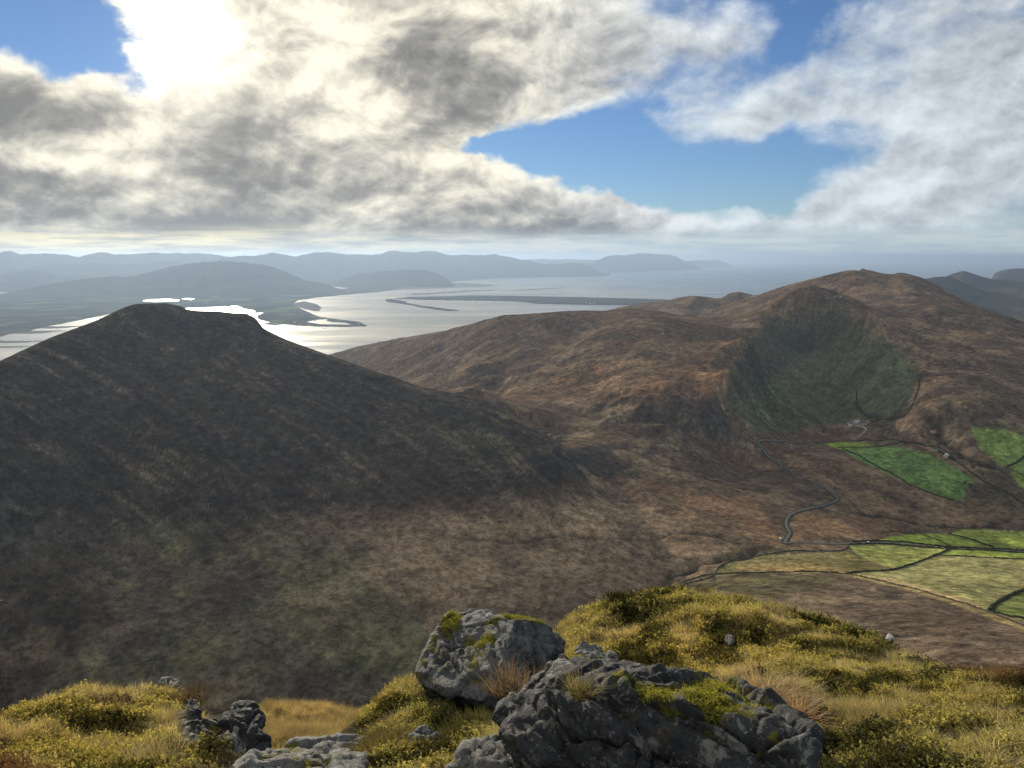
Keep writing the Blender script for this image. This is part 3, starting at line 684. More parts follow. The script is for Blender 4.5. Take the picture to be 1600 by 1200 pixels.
land_poly('sand_spit', [(618, 466), (640, 464), (680, 463), (740, 461.6), (800, 462), (900, 464), (1000, 466.5), (1045, 468), (1030, 478), (985, 476), (930, 475.5), (880, 474.5), (842, 474), (810, 470.5), (760, 469), (700, 468.6), (650, 467.4)], 8, mdune, 'long dark dune spit reaching across the bay')
mud = [([(560, 449), (600, 444), (650, 440.5), (700, 441), (745, 443), (785, 447), (740, 448.5), (700, 450), (640, 452), (590, 455)], 'broad tan sand flat off the far shore'),
       ([(800, 453.2), (840, 451), (880, 449.2), (882, 450.2), (840, 452.6), (800, 454)], 'thin sand bar furthest out in the bay'),
       ([(458, 474), (475, 470.5), (495, 475), (503, 481), (498, 486.5), (475, 483), (466, 479)], 'pale beach on the inner shore of the bay'),
       ([(630, 459.5), (680, 457), (730, 454), (780, 452), (770, 454), (700, 458), (650, 461)], 'curved sand bar between the flats and the long spit'),
       ([(840, 416+42), (900, 456), (1000, 457), (1060, 459), (1000, 461), (900, 460.5)], 'faint shoal inside the long spit'),
       ([(-40, 509), (40, 509), (90, 510), (150, 508), (90, 513), (0, 513), (-60, 514)], 'mud bank closest to the shore of the left channel'),
       ([(-60, 517), (30, 518), (100, 516), (60, 521), (-40, 522)], 'long mud bank in the middle of the left channel'),
       ([(-60, 535), (10, 536), (80, 533), (120, 529), (60, 533), (-60, 531)], 'thin mud bank in the left channel'),
       ([(-60, 545), (20, 543), (60, 540), (20, 541), (-60, 541)], 'thin mud bank nearest the hill in the left channel'),
       ([(575, 509), (640, 503), (690, 499), (700, 501), (650, 507), (600, 511)], 'pale shoal off the tip of the low point')]
for P, lb in mud[:4]+mud[5:9]: land_poly('sand_flat', P, 1.0, mmud, lb, amp=0.8)
lk, n, b = new_mat('inlet_water'); b.inputs['Base Color'].default_value = (.03, .05, .055, 1); b.inputs['Roughness'].default_value = 0.42
ponds = [([(222, 470.3), (232, 468), (262, 467), (280, 468.5), (278, 470.5), (240, 471.5)], 'bright lagoon behind the crest of the left hill'),
         ([(284, 467), (296, 465.6), (305, 466), (298, 468.2)], 'small lagoon beside the bright one'),
         ([(328, 464), (340, 462.8), (344, 464), (334, 465)], 'tiny pool on the low country'),
         ([(438, 450), (455, 448), (480, 446.6), (520, 447.5), (545, 450.5), (525, 452), (480, 451.8), (470, 450)], 'long bright inlet on the low country'),
         ([(-60, 452), (0, 452), (36, 451.6), (18, 456), (0, 459), (-60, 461)], 'pale estuary at the far left edge'),
         ([(480, 503), (492, 500), (512, 498.5), (510, 501), (520, 503.5), (540, 504), (548, 507.5), (500, 506.5)], 'lagoon inside the low point'),
         ([(293, 481.5), (330, 480.2), (352, 480.6), (364, 477.6), (372, 478.6), (380, 482), (398, 485), (395, 490), (340, 488), (300, 486)], 'tidal pool below the low country')]
for P, lb in ponds: land_poly('lagoon', P, 7.2, lk, lb, amp=0.4)

# ================================================================== FAR RANGES
mfar, n, b = new_mat('far_hillside')
tc = n.node('ShaderNodeTexCoord').outputs['Object']
s1 = n.noise(tc, 0.0015, 7, 0.6)
n.put(b.inputs['Base Color'], n.mix(n.mr(s1, 0.35, 0.65), (.030, .030, .028), (.065, .055, .040))); b.inputs['Roughness'].default_value = 0.95; b.inputs['Specular IOR Level'].default_value = 0.0
def hill_range(prof, r, label, name='mountain_range', wid=0.13, mat=mfar, seed=1, front=1.0, base=SEA-3, amp=0.07):
    P = [np.array(p, float) for p in prof]; U = []
    for a, b_ in zip(P[:-1], P[1:]):
        m = max(2, int(abs(b_[0]-a[0])/1.6))
        for k in range(m):
            t = k/m; U.append(a+(b_-a)*t)
    U.append(P[-1]); U = np.array(U)
    us = U[:, 0]; vs = np.interp(us, us, U[:, 1])
    kk = np.array([1, 2, 3, 2, 1.])/9; vs = np.convolve(np.pad(vs, 2, mode='edge'), kk, 'valid')
    rr_ = np.interp(us, [us[0], us[-1]], r) if isinstance(r, tuple) else np.full(len(us), float(r)); r = float(rr_.mean())
    dl = np.abs(us-us[0]); dl2 = np.abs(us-us[-1]); Lu = abs(us[-1]-us[0]); tap = sstep(np.minimum(dl, dl2)/Lu, -0.01, 0.07)
    nT = 36; ts = np.linspace(-1, 1, nT); VV = np.zeros((nT, len(us), 3))
    for i, (u, v, r) in enumerate(zip(us, vs, rr_)):
        p = pix_r(u, v, r); d = p[:2]/r; H = (p[2]-base)*tap[i]
        for j, t in enumerate(ts):
            s = (1-abs(t))**(1.25 if t < 0 else 1.0); s = s*s*(3-2*s)*0.5+s*0.5
            rr = r*(1+t*wid*(front if t < 0 else 1))
            VV[j, i] = (d[0]*rr, d[1]*rr, base+max(H, 2)*s)
    xx, yy = VV[..., 0], VV[..., 1]; hh_ = VV[..., 2]-base
    wl = r*0.035
    nz = fbm(xx/wl, yy/wl, 5, seed, ridged=True)-0.2
    ed = (1-np.abs(ts))[:, None]*np.ones_like(xx)
    VV[..., 2] += hh_*nz*amp*5*(1-ed)*ed*2.2 + hh_.max()*0.045*fbm(xx/wl*3, yy/wl*3, 5, seed+9)*np.minimum(1, hh_/(0.3*hh_.max()+1))
    o = mesh_np(name, VV.reshape(-1, 3), grid_faces(nT, len(us)), mat)
    return setp(o, label, kind='structure')
hill_range([(-300, 400), (-150, 398), (0, 395), (8, 392), (15, 391), (24, 394), (32, 397.5), (45, 395), (60, 396), (90, 397), (125, 400), (150, 395), (165, 394.5), (200, 397), (240, 395), (255, 396), (300, 395), (330, 397), (350, 400), (420, 404), (480, 412)], 24000, 'faintest serrated range on the far left skyline', seed=2)
hill_range([(-100, 420), (40, 420), (70, 413), (100, 412), (140, 411), (200, 412.5), (230, 411), (262, 407), (290, 412), (340, 420)], 21500, 'pale low range in front of the faintest one', seed=4)
hill_range([(-300, 440), (-150, 432), (0, 430), (25, 424), (45, 422), (60, 423), (78, 426.5), (100, 430), (128, 429), (142, 433), (160, 438)], 19000, 'low blue hill at the far left edge', 'mountain', seed=6)
hill_range([(-20, 461), (30, 454), (60, 447), (100, 440), (140, 435), (152, 433), (165, 433), (180, 431.5), (195, 432.5), (215, 430), (250, 420), (275, 413.5), (300, 410), (320, 408.5), (345, 406), (360, 406.5), (380, 409), (400, 411.5), (425, 417), (450, 427), (480, 438), (520, 446), (545, 450)], 15000, 'long blue hill rising to a rounded top behind the low country', 'mountain', seed=8, wid=0.11)
hill_range([(300, 412), (340, 405), (370, 399.5), (400, 398), (415, 396), (424, 394), (436, 397.5), (460, 400), (490, 394.5), (515, 393), (545, 396.5), (570, 398), (590, 397.5), (605, 393), (618, 391), (640, 393), (660, 392), (682, 394), (705, 398.5), (730, 397), (755, 398.5), (772, 396.5), (785, 399), (800, 403), (830, 408), (850, 412), (880, 411), (900, 410.5), (918, 413), (940, 421), (955, 427)], (20000, 30000), 'long blue mountain range across the bay', seed=10, wid=0.12)
hill_range([(800, 407), (822, 405), (850, 404), (865, 405.5), (890, 405), (905, 405.5), (935, 406), (960, 411)], 40000, 'faint range showing in the gap of the far shore', seed=12)
hill_range([(500, 445), (530, 438), (560, 428.5), (580, 426), (600, 423.5), (640, 421), (655, 421.5), (668, 422.5), (684, 428), (700, 436), (712, 442)], 18000, 'low dark hill in front of the long range', 'mountain', seed=14, wid=0.07)
hill_range([(890, 424), (905, 420), (918, 414), (932, 407.5), (945, 401.5), (958, 398), (975, 398.5), (985, 397), (990, 398), (998, 395), (1010, 395.5), (1030, 397), (1046, 397.5), (1060, 402), (1072, 409), (1085, 414), (1098, 419)], (31000, 46000), 'steep blue headland mountain at the mouth of the bay', 'mountain', seed=16, wid=0.07)
hill_range([(1062, 409.5), (1080, 407), (1092, 405.8), (1104, 407.5), (1115, 405.4), (1124, 406.5), (1132, 410), (1144, 415)], (47000, 60000), 'small faint headland furthest out to sea', 'mountain', seed=18, wid=0.05)
hill_range([(1405, 460), (1430, 444), (1448, 434.5), (1462, 432), (1476, 429.5), (1486, 430), (1500, 437), (1515, 446), (1545, 458), (1580, 470)], 8800, 'nearer blue shoulder behind the right hand mountain', 'mountain', seed=20, wid=0.2)
hill_range([(1420, 450), (1470, 434), (1490, 427), (1505, 422.5), (1512, 423.5), (1530, 430), (1555, 436), (1575, 438), (1600, 440), (1660, 446), (1760, 450)], 11000, 'pointed blue cone hill on the right skyline', 'mountain', seed=22, wid=0.17)
hill_range([(1540, 433), (1550, 428.5), (1562, 423), (1575, 420), (1588, 418.5), (1600, 418.5), (1660, 414), (1760, 412)], 15000, 'hill at the right edge of the skyline', 'mountain', seed=24, wid=0.12)
mgl = mlow
hill_range([(1380, 480), (1430, 452), (1480, 449), (1520, 450), (1600, 449), (1700, 449), (1850, 450)], 9200, 'low farmland with pale green fields on the far right', 'lowland', wid=0.33, mat=mlow, seed=26, amp=0.01)
land_poly('lowland', [(1420, 470), (1500, 452), (1600, 441), (1800, 432), (2000, 430), (2000, 560), (1700, 545), (1560, 520), (1440, 500)], 4, mlow, 'flat farmland beyond the foot of the right mountain')
print('far', time.time()-T0)
# ================================================================== FIELD BANKS, ROADS AND SMALL FAR THINGS
mhedge = simple_mat('hedge_bank', (.030, .034, .020), 0.95, 0.5, 0.3)
mwall = simple_mat('old_field_wall', (.050, .046, .038), 0.95, 0.4, 0.4)
mroad = simple_mat('tarmac', (.115, .115, .115), 0.8, 0.15, 0.2)
mtrack = simple_mat('stony_track', (.13, .12, .095), 0.9, 0.3, 0.2)
def resample(ln, step):
    seg = np.hypot(*np.diff(ln, axis=0).T); s = np.concatenate([[0], np.cumsum(seg)])
    t = np.arange(0, s[-1], step); return np.stack([np.interp(t, s, ln[:, 0]), np.interp(t, s, ln[:, 1])], 1)
def ribbon(name, pts, width, mat, prof, label, cat=None, group=None, kind=None, step=3.0, lump=0.0, rmin=430, seed=0, lift=0.0):
    ln = resample(world_line(pts, rmin, n=8), step)
    tg = np.gradient(ln, axis=0); tg /= np.linalg.norm(tg, axis=1)[:, None]+1e-9; nm = np.stack([-tg[:, 1], tg[:, 0]], 1)
    VV = []
    for k, (o, h) in enumerate(prof):
        p = ln + nm*(o*width/2)
        if lump:
            q = np.arange(len(ln))*step/4.0
            p = p + nm*(lump*0.5*(vnoise(q, q*0+k*5.3, seed)-.5)[:, None])
            hh2 = h*(0.15+1.5*vnoise(q*1.7, q*0+9.1+k, seed+3)) if h > 0 else h
        else: hh2 = h
        z = Zfin(p[:, 0], p[:, 1]) + hh2 + lift
        VV.append(np.stack([p[:, 0], p[:, 1], z], 1))
    VV = np.stack(VV, 1); nP = len(prof)
    return setp(mesh_np(name, VV.reshape(-1, 3), grid_faces(len(ln), nP), mat), label, cat, group, kind)
BANK = [(-1, -0.8), (-0.75, 0.9), (-0.3, 1.7), (0.3, 1.8), (0.75, 0.9), (1, -0.8)]
WALLP = [(-1, -0.6), (-0.6, 1.0), (0, 1.35), (0.6, 1.0), (1, -0.6)]
ROADP = [(-1, 0), (-0.6, .06), (0, .1), (0.6, .06), (1, 0)]
ribbon('road', [(1700, 866), (1600, 862), (1550, 860), (1480, 857), (1420, 852), (1380, 849), (1320, 850.5), (1270, 849.5), (1238, 848)], 4.6, mroad, ROADP, 'narrow lane running along the valley between the pastures', kind='structure', lift=0.45)
mverge = simple_mat('rushy_verge', (.045, .045, .030), .95, .4, .3)
VP = [(-1, -.1), (-.6, .15), (0, 0), (.6, .15), (1, -.1)]
RD2 = [(1238, 848.5), (1226, 849), (1230, 842), (1234, 834), (1229, 824), (1229, 815), (1236, 806), (1252, 799.5), (1275, 794.5), (1298, 788), (1309, 781), (1303, 774), (1285, 762), (1262, 750), (1240, 740), (1215, 727), (1196, 714), (1184, 705), (1190, 701.5), (1215, 701), (1238, 698), (1262, 694), (1290, 696)]
ribbon('verge', RD2, 9.0, mverge, VP, 'dark rushy verges of the mountain road', kind='structure', lift=0.22, lump=3.0)
ribbon('road', [(1238, 848.5), (1226, 849), (1230, 842), (1234, 834), (1229, 824), (1229, 815), (1236, 806), (1252, 799.5), (1275, 794.5), (1298, 788), (1309, 781), (1303, 774), (1285, 762), (1262, 750), (1240, 740), (1215, 727), (1196, 714), (1184, 705), (1190, 701.5), (1215, 701), (1238, 698), (1262, 694), (1290, 696)], 4.2, mroad, ROADP, 'narrow mountain road with hairpin bends climbing away from the junction', kind='structure', lift=0.7)
ribbon('track', [(1222, 848), (1200, 841), (1165, 829), (1130, 815), (1090, 799), (1050, 785), (1015, 771), (998, 764)], 3.0, mtrack, ROADP, 'straight rough track leading from the junction to the pass', kind='structure', lift=0.4)
ribbon('track', [(998, 764), (993, 748), (989, 730), (986, 712), (983, 695), (981, 684)], 1.6, simple_mat('worn_path', (.11, .115, .07), .9, .3, .2), ROADP, 'faint path climbing the dark slope between the posts', kind='structure', lift=0.4)
ribbon('track', [(1341, 684), (1347, 679), (1353, 672), (1350, 669), (1340, 666), (1332, 664)], 4.0, simple_mat('pale_gravel', (.30, .30, .29), .9, .1, .2), ROADP, 'pale bent drive leading up to the farm', kind='structure', lift=0.5)
BANKS = [
    ([(1700, 867.5), (1600, 864), (1550, 860.8), (1485, 858), (1420, 853.6), (1380, 851), (1326, 852)], 3.4, 1, 'thick dark hedge along the lower side of the valley lane'),
    ([(1700, 864), (1600, 860.2), (1550, 858), (1485, 855), (1430, 850), (1385, 846.8), (1330, 848)], 3.0, 1, 'dark hedge along the upper side of the valley lane'),
    ([(1050, 917), (1100, 901), (1160, 895.5), (1240, 893), (1320, 896.5), (1400, 915), (1480, 938), (1545, 961), (1600, 988), (1690, 1034)], 2.0, 0, 'long stone wall between the brown hillside and the pale pastures'),
    ([(1060, 915), (1110, 904), (1123, 888), (1150, 875), (1200, 865.5), (1240, 861.5), (1290, 862), (1318, 860), (1326, 853)], 2.2, 0, 'curving field wall enclosing the rough olive pasture'),
    ([(1320, 896), (1380, 893), (1415, 886.5), (1450, 873), (1486, 858)], 3.2, 1, 'dark diagonal hedge climbing to the lane'),
    ([(1435, 834.5), (1460, 842), (1486, 853)], 1.6, 0, 'thin wall across the upper pasture wedge'),
    ([(1482, 835), (1512, 843), (1553, 856)], 2.2, 1, 'hedge between the two yellow green pastures'),
    ([(1545, 958), (1553, 948), (1566, 937), (1582, 929), (1605, 923), (1700, 914)], 5.2, 1, 'widest dark hedge bank at the corner of the hill pasture'),
    ([(1545, 960), (1572, 967), (1612, 976), (1700, 996)], 2.6, 1, 'hedge along the bottom of the corner pasture'),
    ([(1462, 868), (1530, 870.6), (1600, 874), (1700, 877)], 1.2, 0, 'thin wall below the narrow bright strip pasture'),
    ([(1312, 702), (1340, 718), (1390, 741), (1440, 766), (1492, 783)], 2.6, 1, 'dark hedge along the lower edge of the long bright pasture'),
    ([(1308, 702.6), (1340, 703), (1375, 702), (1410, 697.5), (1440, 701), (1480, 718), (1525, 746), (1570, 772), (1640, 806)], 5.0, 1, 'wide hedge along the top of the long bright pasture'),
    ([(1338, 618), (1340, 640), (1360, 651), (1390, 656), (1418, 643), (1432, 618), (1438, 590)], 5.5, 1, 'dark curved bank enclosing the green slope above the farm'),
    ([(1150, 560), (1155, 561)], 3, 0, ''),
    ([(1572, 735), (1590, 726), (1610, 712), (1660, 700)], 6, 1, 'dark hedge beside the half shaded pasture'),
    ([(1270, 695), (1310, 690), (1345, 691.5), (1400, 694), (1450, 704), (1490, 715)], 3.5, 1, 'dark bank behind the thin bright sliver of pasture')]
for P, wd, th, lb in BANKS:
    if not lb: continue
    wd *= .82
    ribbon('hedge' if th else 'stone_wall', P, wd, mhedge if th else mwall, BANK if th else WALLP, lb, 'hedge' if th else 'wall', 'field boundaries in the valley', step=2.5, lump=wd*0.5, seed=int(wd*7))

def box(bm, x0, x1, y0, y1, z0, z1):
    vs = [bm.verts.new((x, y, z)) for z in (z0, z1) for y in (y0, y1) for x in (x0, x1)]
    for f in ((0, 2, 3, 1), (4, 5, 7, 6), (0, 1, 5, 4), (2, 6, 7, 3), (0, 4, 6, 2), (1, 3, 7, 5)): bm.faces.new([vs[i] for i in f])
def bm_obj(name, bm, mat, parent=None, smooth=False):
    me = bpy.data.meshes.new(name); bmesh.ops.recalc_face_normals(bm, faces=bm.faces); bm.to_mesh(me); bm.free()
    if smooth:
        for p in me.polygons: p.use_smooth = True
    me.materials.append(mat); o = bpy.data.objects.new(name, me); COL.objects.link(o)
    if parent: o.parent = parent
    return o
def empty(name, loc, rz=0.0, s=1.0):
    o = bpy.data.objects.new(name, None); COL.objects.link(o); o.location = loc; o.rotation_euler = (0, 0, rz); o.scale = (s, s, s); o.empty_display_size = .5
    return o
mwhite = simple_mat('white_render', (.80, .80, .78), .8, .05, .5); mslate = simple_mat('slate_roof', (.10, .10, .11), .7, .2, .5)
mglass = simple_mat('dark_pane', (.02, .025, .03), .2, .1, .5); mgrey = simple_mat('shed_metal', (.38, .39, .40), .5, .1, .3); mred = simple_mat('rusty_sheet', (.28, .08, .05), .7, .2, .3)
def make_house(name, loc, rz, L, W_, H, wallm, roofm, label, cat, group, detail=True):
    t = setp(empty(name, loc, rz), label, cat, group)
    bm = bmesh.new(); box(bm, -L/2, L/2, -W_/2, W_/2, -1.5, H)
    for sx_ in (-L/2, L/2):
        a = bm.verts.new((sx_, -W_/2, H)); b_ = bm.verts.new((sx_, W_/2, H)); c = bm.verts.new((sx_, 0, H+W_*.42)); bm.faces.new((a, b_, c))
    bm_obj('wall', bm, wallm, t)
    bm = bmesh.new(); e = .35; rh = W_*.42
    v = [bm.verts.new(p) for p in ((-L/2-e, -W_/2-e, H-.25), (L/2+e, -W_/2-e, H-.25), (L/2+e, 0, H+rh+.06), (-L/2-e, 0, H+rh+.06), (L/2+e, W_/2+e, H-.25), (-L/2-e, W_/2+e, H-.25),
                                   (-L/2-e, -W_/2-e, H-.02), (L/2+e, -W_/2-e, H-.02), (L/2+e, 0, H+rh+.3), (-L/2-e, 0, H+rh+.3), (L/2+e, W_/2+e, H-.02), (-L/2-e, W_/2+e, H-.02))]
    for f in ((0, 1, 2, 3), (3, 2, 4, 5), (6, 9, 8, 7), (9, 11, 10, 8), (0, 6, 7, 1), (5, 4, 10, 11), (0, 3, 9, 6), (3, 5, 11, 9), (1, 7, 8, 2), (2, 8, 10, 4)): bm.faces.new([v[i] for i in f])
    rf = bm_obj('roof', bm, roofm, t)
    if detail:
        for cx in (-L/2+.5, L/2-.5):
            bm = bmesh.new(); box(bm, cx-.35, cx+.35, -.35, .35, H+rh-.6, H+rh+1.1); bm_obj('chimney', bm, wallm, rf)
        for k in range(3):
            x = -L/2+L*(k+.5)/3
            bm = bmesh.new()
            if k == 1: box(bm, x-.45, x+.45, -W_/2-.04, -W_/2+.02, -.2, 2.0); bm_obj('door', bm, mslate, t)
            else: box(bm, x-.5, x+.5, -W_/2-.04, -W_/2+.02, 1.0, 2.1); bm_obj('window', bm, mglass, t)
    return t
def ground_pt(u, v, rmin=430):
    p = hit(u, v, rmin); return (p[0], p[1], float(Zfin(p[0], p[1])))
make_house('farmhouse', ground_pt(1331, 661), .3, 14, 7, 4.2, mwhite, mslate, 'white farmhouse at the head of the pale bent drive', 'house', 'farm buildings under the corrie')
make_house('barn', ground_pt(1338, 659), .5, 20, 9, 4.0, mgrey, mgrey, 'long grey barn right of the white farmhouse', 'barn', 'farm buildings under the corrie', False)
make_house('shed', ground_pt(1327, 657.5), -.2, 10, 6, 3.0, mgrey, mslate, 'small shed behind the white farmhouse', 'shed', 'farm buildings under the corrie', False)
make_house('shed', ground_pt(1347, 662), .1, 12, 7, 3.2, mgrey, mslate, 'low shed at the outer end of the farmyard', 'shed', 'farm buildings under the corrie', False)
make_house('ruined_house', ground_pt(1462, 712), .4, 12, 6, 3.0, simple_mat('bare_stone', (.33, .32, .29), .9, .2, 1), mslate, 'pale old stone house among scrub above the long bright pasture', 'house', 'farm buildings under the corrie', False)
make_house('barn', ground_pt(1478, 719), .9, 14, 7, 3.5, mgrey, mgrey, 'grey barn beside the old stone house', 'barn', 'farm buildings under the corrie', False)
make_house('shed', ground_pt(1458, 681), .2, 10, 6, 3.0, mgrey, mred, 'shed with a rusty red roof in the shaded scrub', 'shed', 'farm buildings under the corrie', False)
# parked van at the junction
def make_van(loc, rz, paint, label):
    t = setp(empty('parked_van' if 'van' in label else 'parked_car', loc, rz), label, 'van' if 'van' in label else 'car')
    bm = bmesh.new(); prof = [(-2.5, .35), (-2.5, 1.9), (-2.3, 2.1), (1.2, 2.1), (1.9, 1.35), (2.5, 1.1), (2.55, .35)]
    if 'car' in label: prof = [(-2.0, .3), (-2.05, .9), (-1.7, 1.4), (.5, 1.45), (1.1, .95), (2.0, .8), (2.05, .3)]
    a = [bm.verts.new((x, -.95, z)) for x, z in prof]; b_ = [bm.verts.new((x, .95, z)) for x, z in prof]
    bm.faces.new(a); bm.faces.new(b_[::-1])
    for i in range(len(prof)): j = (i+1) % len(prof); bm.faces.new((a[i], b_[i], b_[j], a[j]))
    bm_obj('body', bm, paint, t)
    bm = bmesh.new(); q = (1.22, 1.88, 2.05, 1.4) if 'van' in label else (.52, 1.08, 1.42, .98)
    v = [bm.verts.new(p) for p in ((q[0]+.05, -.8, q[2]), (q[0]+.05, .8, q[2]), (q[1]+.05, .8, q[3]), (q[1]+.05, -.8, q[3]))]; bm.faces.new(v); bm_obj('windscreen', bm, mglass, t)
    for sx_ in (-1.5, 1.5):
        for sy_ in (-.9, .9):
            bm = bmesh.new(); bmesh.ops.create_cone(bm, cap_ends=True, segments=14, radius1=.36, radius2=.36, depth=.25)
            bmesh.ops.rotate(bm, verts=bm.verts, matrix=__import__('mathutils').Matrix.Rotation(math.pi/2, 3, 'X')); bmesh.ops.translate(bm, verts=bm.verts, vec=(sx_, sy_, .36)); bm_obj('wheel', bm, mglass, t)
    return t
g = ground_pt(1219, 843.5); make_van((g[0], g[1], g[2]+.3), 1.0, mwhite, 'white van parked at the road junction')
g = ground_pt(1357, 849.3); make_van((g[0], g[1], g[2]+.5), .1, simple_mat('silver_paint', (.6, .62, .63), .4, .03, 1), 'silver car on the valley lane between the hedges')
# sheep on the pass and the flats
mwool = simple_mat('wool', (.78, .76, .70), .95, .1, 8); mface = simple_mat('dark_face', (.04, .035, .03), .8, .1, 8)
def make_sheep():
    t = empty('sheep', (0, 0, 0))
    bm = bmesh.new(); bmesh.ops.create_icosphere(bm, subdivisions=3, radius=1.0)
    for v in bm.verts:
        x, y, z = v.co; k = 1+.05*math.sin(x*9+y*7)*math.sin(z*8)
        v.co = (x*.55*k, y*.27*k*(1.0-.12*x), .62+z*.27*k)
    bm_obj('body', bm, mwool, t, True)
    bm = bmesh.new(); bmesh.ops.create_icosphere(bm, subdivisions=2, radius=1.0)
    for v in bm.verts:
        x, y, z = v.co; v.co = (.72+x*.17, y*.085*(1.15-.3*x), .78+z*.10-.05*x)
    bm_obj('head', bm, mface, t, True)
    for sx_ in (-.36, .34):
        for sy_ in (-.13, .13):
            bm = bmesh.new(); bmesh.ops.create_cone(bm, cap_ends=True, segments=8, radius1=.035, radius2=.06, depth=.48); bmesh.ops.translate(bm, verts=bm.verts, vec=(sx_, sy_, .2)); bm_obj('leg', bm, mface, t)
    return t
sheep0 = make_sheep(); used = False
def put_sheep(u, v, rz, label, s=1.5, rmin=430):
    global used
    g = ground_pt(u, v, rmin)
    if not used: o = sheep0; used = True
    else:
        o = sheep0.copy(); COL.objects.link(o)
        for ch in sheep0.children: c = ch.copy(); COL.objects.link(c); c.parent = o
    o.location = (g[0], g[1], g[2]+.05); o.rotation_euler = (0, 0, rz); o.scale = (s, s, s); setp(o, label, 'sheep', 'sheep on the open hill')
for u, v, rz, lb in [(978, 689, .3, 'white sheep at the top of the path up the dark slope'), (980.5, 683.5, 1.8, 'sheep just above the one at the top of the path'), (989, 744.5, 2.5, 'lone white sheep halfway down the path'),
                     (994, 764, .1, 'left sheep of the pair at the foot of the path'), (998, 762.6, 2.0, 'right sheep of the pair at the foot of the path'), (858, 653.5, .9, 'white sheep on the saddle between the hills'),
                     (2, 938, .4, 'white sheep at the far left edge of the boggy ground'), (9, 945, 2.2, 'sheep in front of the one at the far left edge')]:
    put_sheep(u, v, rz, lb)
# cattle, dark, on the long bright pasture
mcow = simple_mat('black_hide', (.03, .027, .025), .7, .1, 3)
for k, (u, v) in enumerate([(1373, 710.5), (1377, 712), (1381, 713.5), (1389, 716)]):
    g = ground_pt(u, v); t = setp(empty('cow', (g[0], g[1], g[2]+.05), [2.8, 2.5, 2.9, .2][k], 1.15), ['leftmost black cow of the line on the long bright pasture', 'second black cow in the line on the bright pasture', 'third black cow in the line on the bright pasture', 'black cow standing apart below the line on the bright pasture'][k], 'cow', 'black cattle on the long pasture')
    bm = bmesh.new(); bmesh.ops.create_icosphere(bm, subdivisions=3, radius=1.0)
    for v_ in bm.verts: x, y, z = v_.co; v_.co = (x*1.05, y*.38, 1.05+z*.42-.05*x)
    bm_obj('body', bm, mcow, t, True)
    bm = bmesh.new(); bmesh.ops.create_icosphere(bm, subdivisions=2, radius=1.0)
    for v_ in bm.verts: x, y, z = v_.co; v_.co = (1.3+x*.32, y*.16, .95+z*.17-.15*x)
    bm_obj('head', bm, mcow, t, True)
    for sx_ in (-.7, .7):
        for sy_ in (-.2, .2):
            bm = bmesh.new(); bmesh.ops.create_cone(bm, cap_ends=True, segments=8, radius1=.06, radius2=.11, depth=.9); bmesh.ops.translate(bm, verts=bm.verts, vec=(sx_, sy_, .4)); bm_obj('leg', bm, mcow, t)
# shrubs along the stream by the upper pastures
mshrub = simple_mat('scrub_leaf', (.055, .06, .028), .9, .5, .6)
def leaf_ball(seed, n_, rx, rz_, sz):
    rg = np.random.default_rng(seed); d = rg.normal(size=(n_, 3)); d /= np.linalg.norm(d, axis=1)[:, None]; rad = rg.random(n_)**.4
    lump = 1+.35*np.sin(d[:, 0]*5+seed)*np.cos(d[:, 1]*4+seed*2)
    c = d*rad[:, None]*lump[:, None]*np.array([rx, rx, rz_]); a = rg.normal(size=(n_, 3)); a /= np.linalg.norm(a, axis=1)[:, None]; b_ = np.cross(a, rg.normal(size=(n_, 3))); b_ /= np.linalg.norm(b_, axis=1)[:, None]
    q = np.stack([c-a*sz, c+b_*sz*.6, c+a*sz, c-b_*sz*.6], 1); return q.reshape(-1, 3), np.arange(n_*4).reshape(n_, 4)
SH = [(1470, 826.5, 2.6), (1476, 824, 3.2), (1483, 825, 2.4), (1490, 823.5, 2.2), (1479, 829, 1.8), (1497, 824.5, 1.6), (1575, 832, 2.0), (1566, 828, 1.6), (1515, 762, 4.5), (1522, 770, 4.0), (1508, 757, 3.5), (1466, 706, 4), (1500, 718, 5), (1488, 722, 4), (1440, 692, 5), (1520, 735, 5), (1535, 745, 4), (1450, 700, 4)]
crown0 = {}
for k, (u, v, s_) in enumerate(SH):
    g = ground_pt(u, v); near = ['beside the stream at the corner of the wedge pasture', 'tallest of the clump above the stream corner', 'in the middle of the clump above the pasture corner', 'at the top of the yellow green pasture', 'just below the stream corner clump', 'right end of the clump on the pasture edge',
        'on the stream bank near the right edge', 'beyond the stream near the right edge', 'at the right tip of the long bright pasture', 'lowest at the right tip of the bright pasture', 'above the right tip of the bright pasture', 'beside the old stone house', 'right of the grey barn', 'below the grey barn', 'in the shaded scrub near the red roofed shed', 'on the shaded slope above the pasture hedge', 'on the shaded slope furthest right', 'between the red shed and the stone house'][k]
    t = setp(empty('shrub', g, k*1.3, s_/2.5), 'dark bare shrub '+near, 'shrub', 'shrubs in the valley')
    q, f = leaf_ball(k % 4, 260, 2.4, 1.9, .33); q[:, 2] += 2.2; o = mesh_np('crown', q, f, mshrub, smooth=False, parent=t)
    bm = bmesh.new(); bmesh.ops.create_cone(bm, cap_ends=True, segments=7, radius1=.22, radius2=.1, depth=2.4); bmesh.ops.translate(bm, verts=bm.verts, vec=(0, 0, 1.0)); bm_obj('trunk', bm, mwall, t)
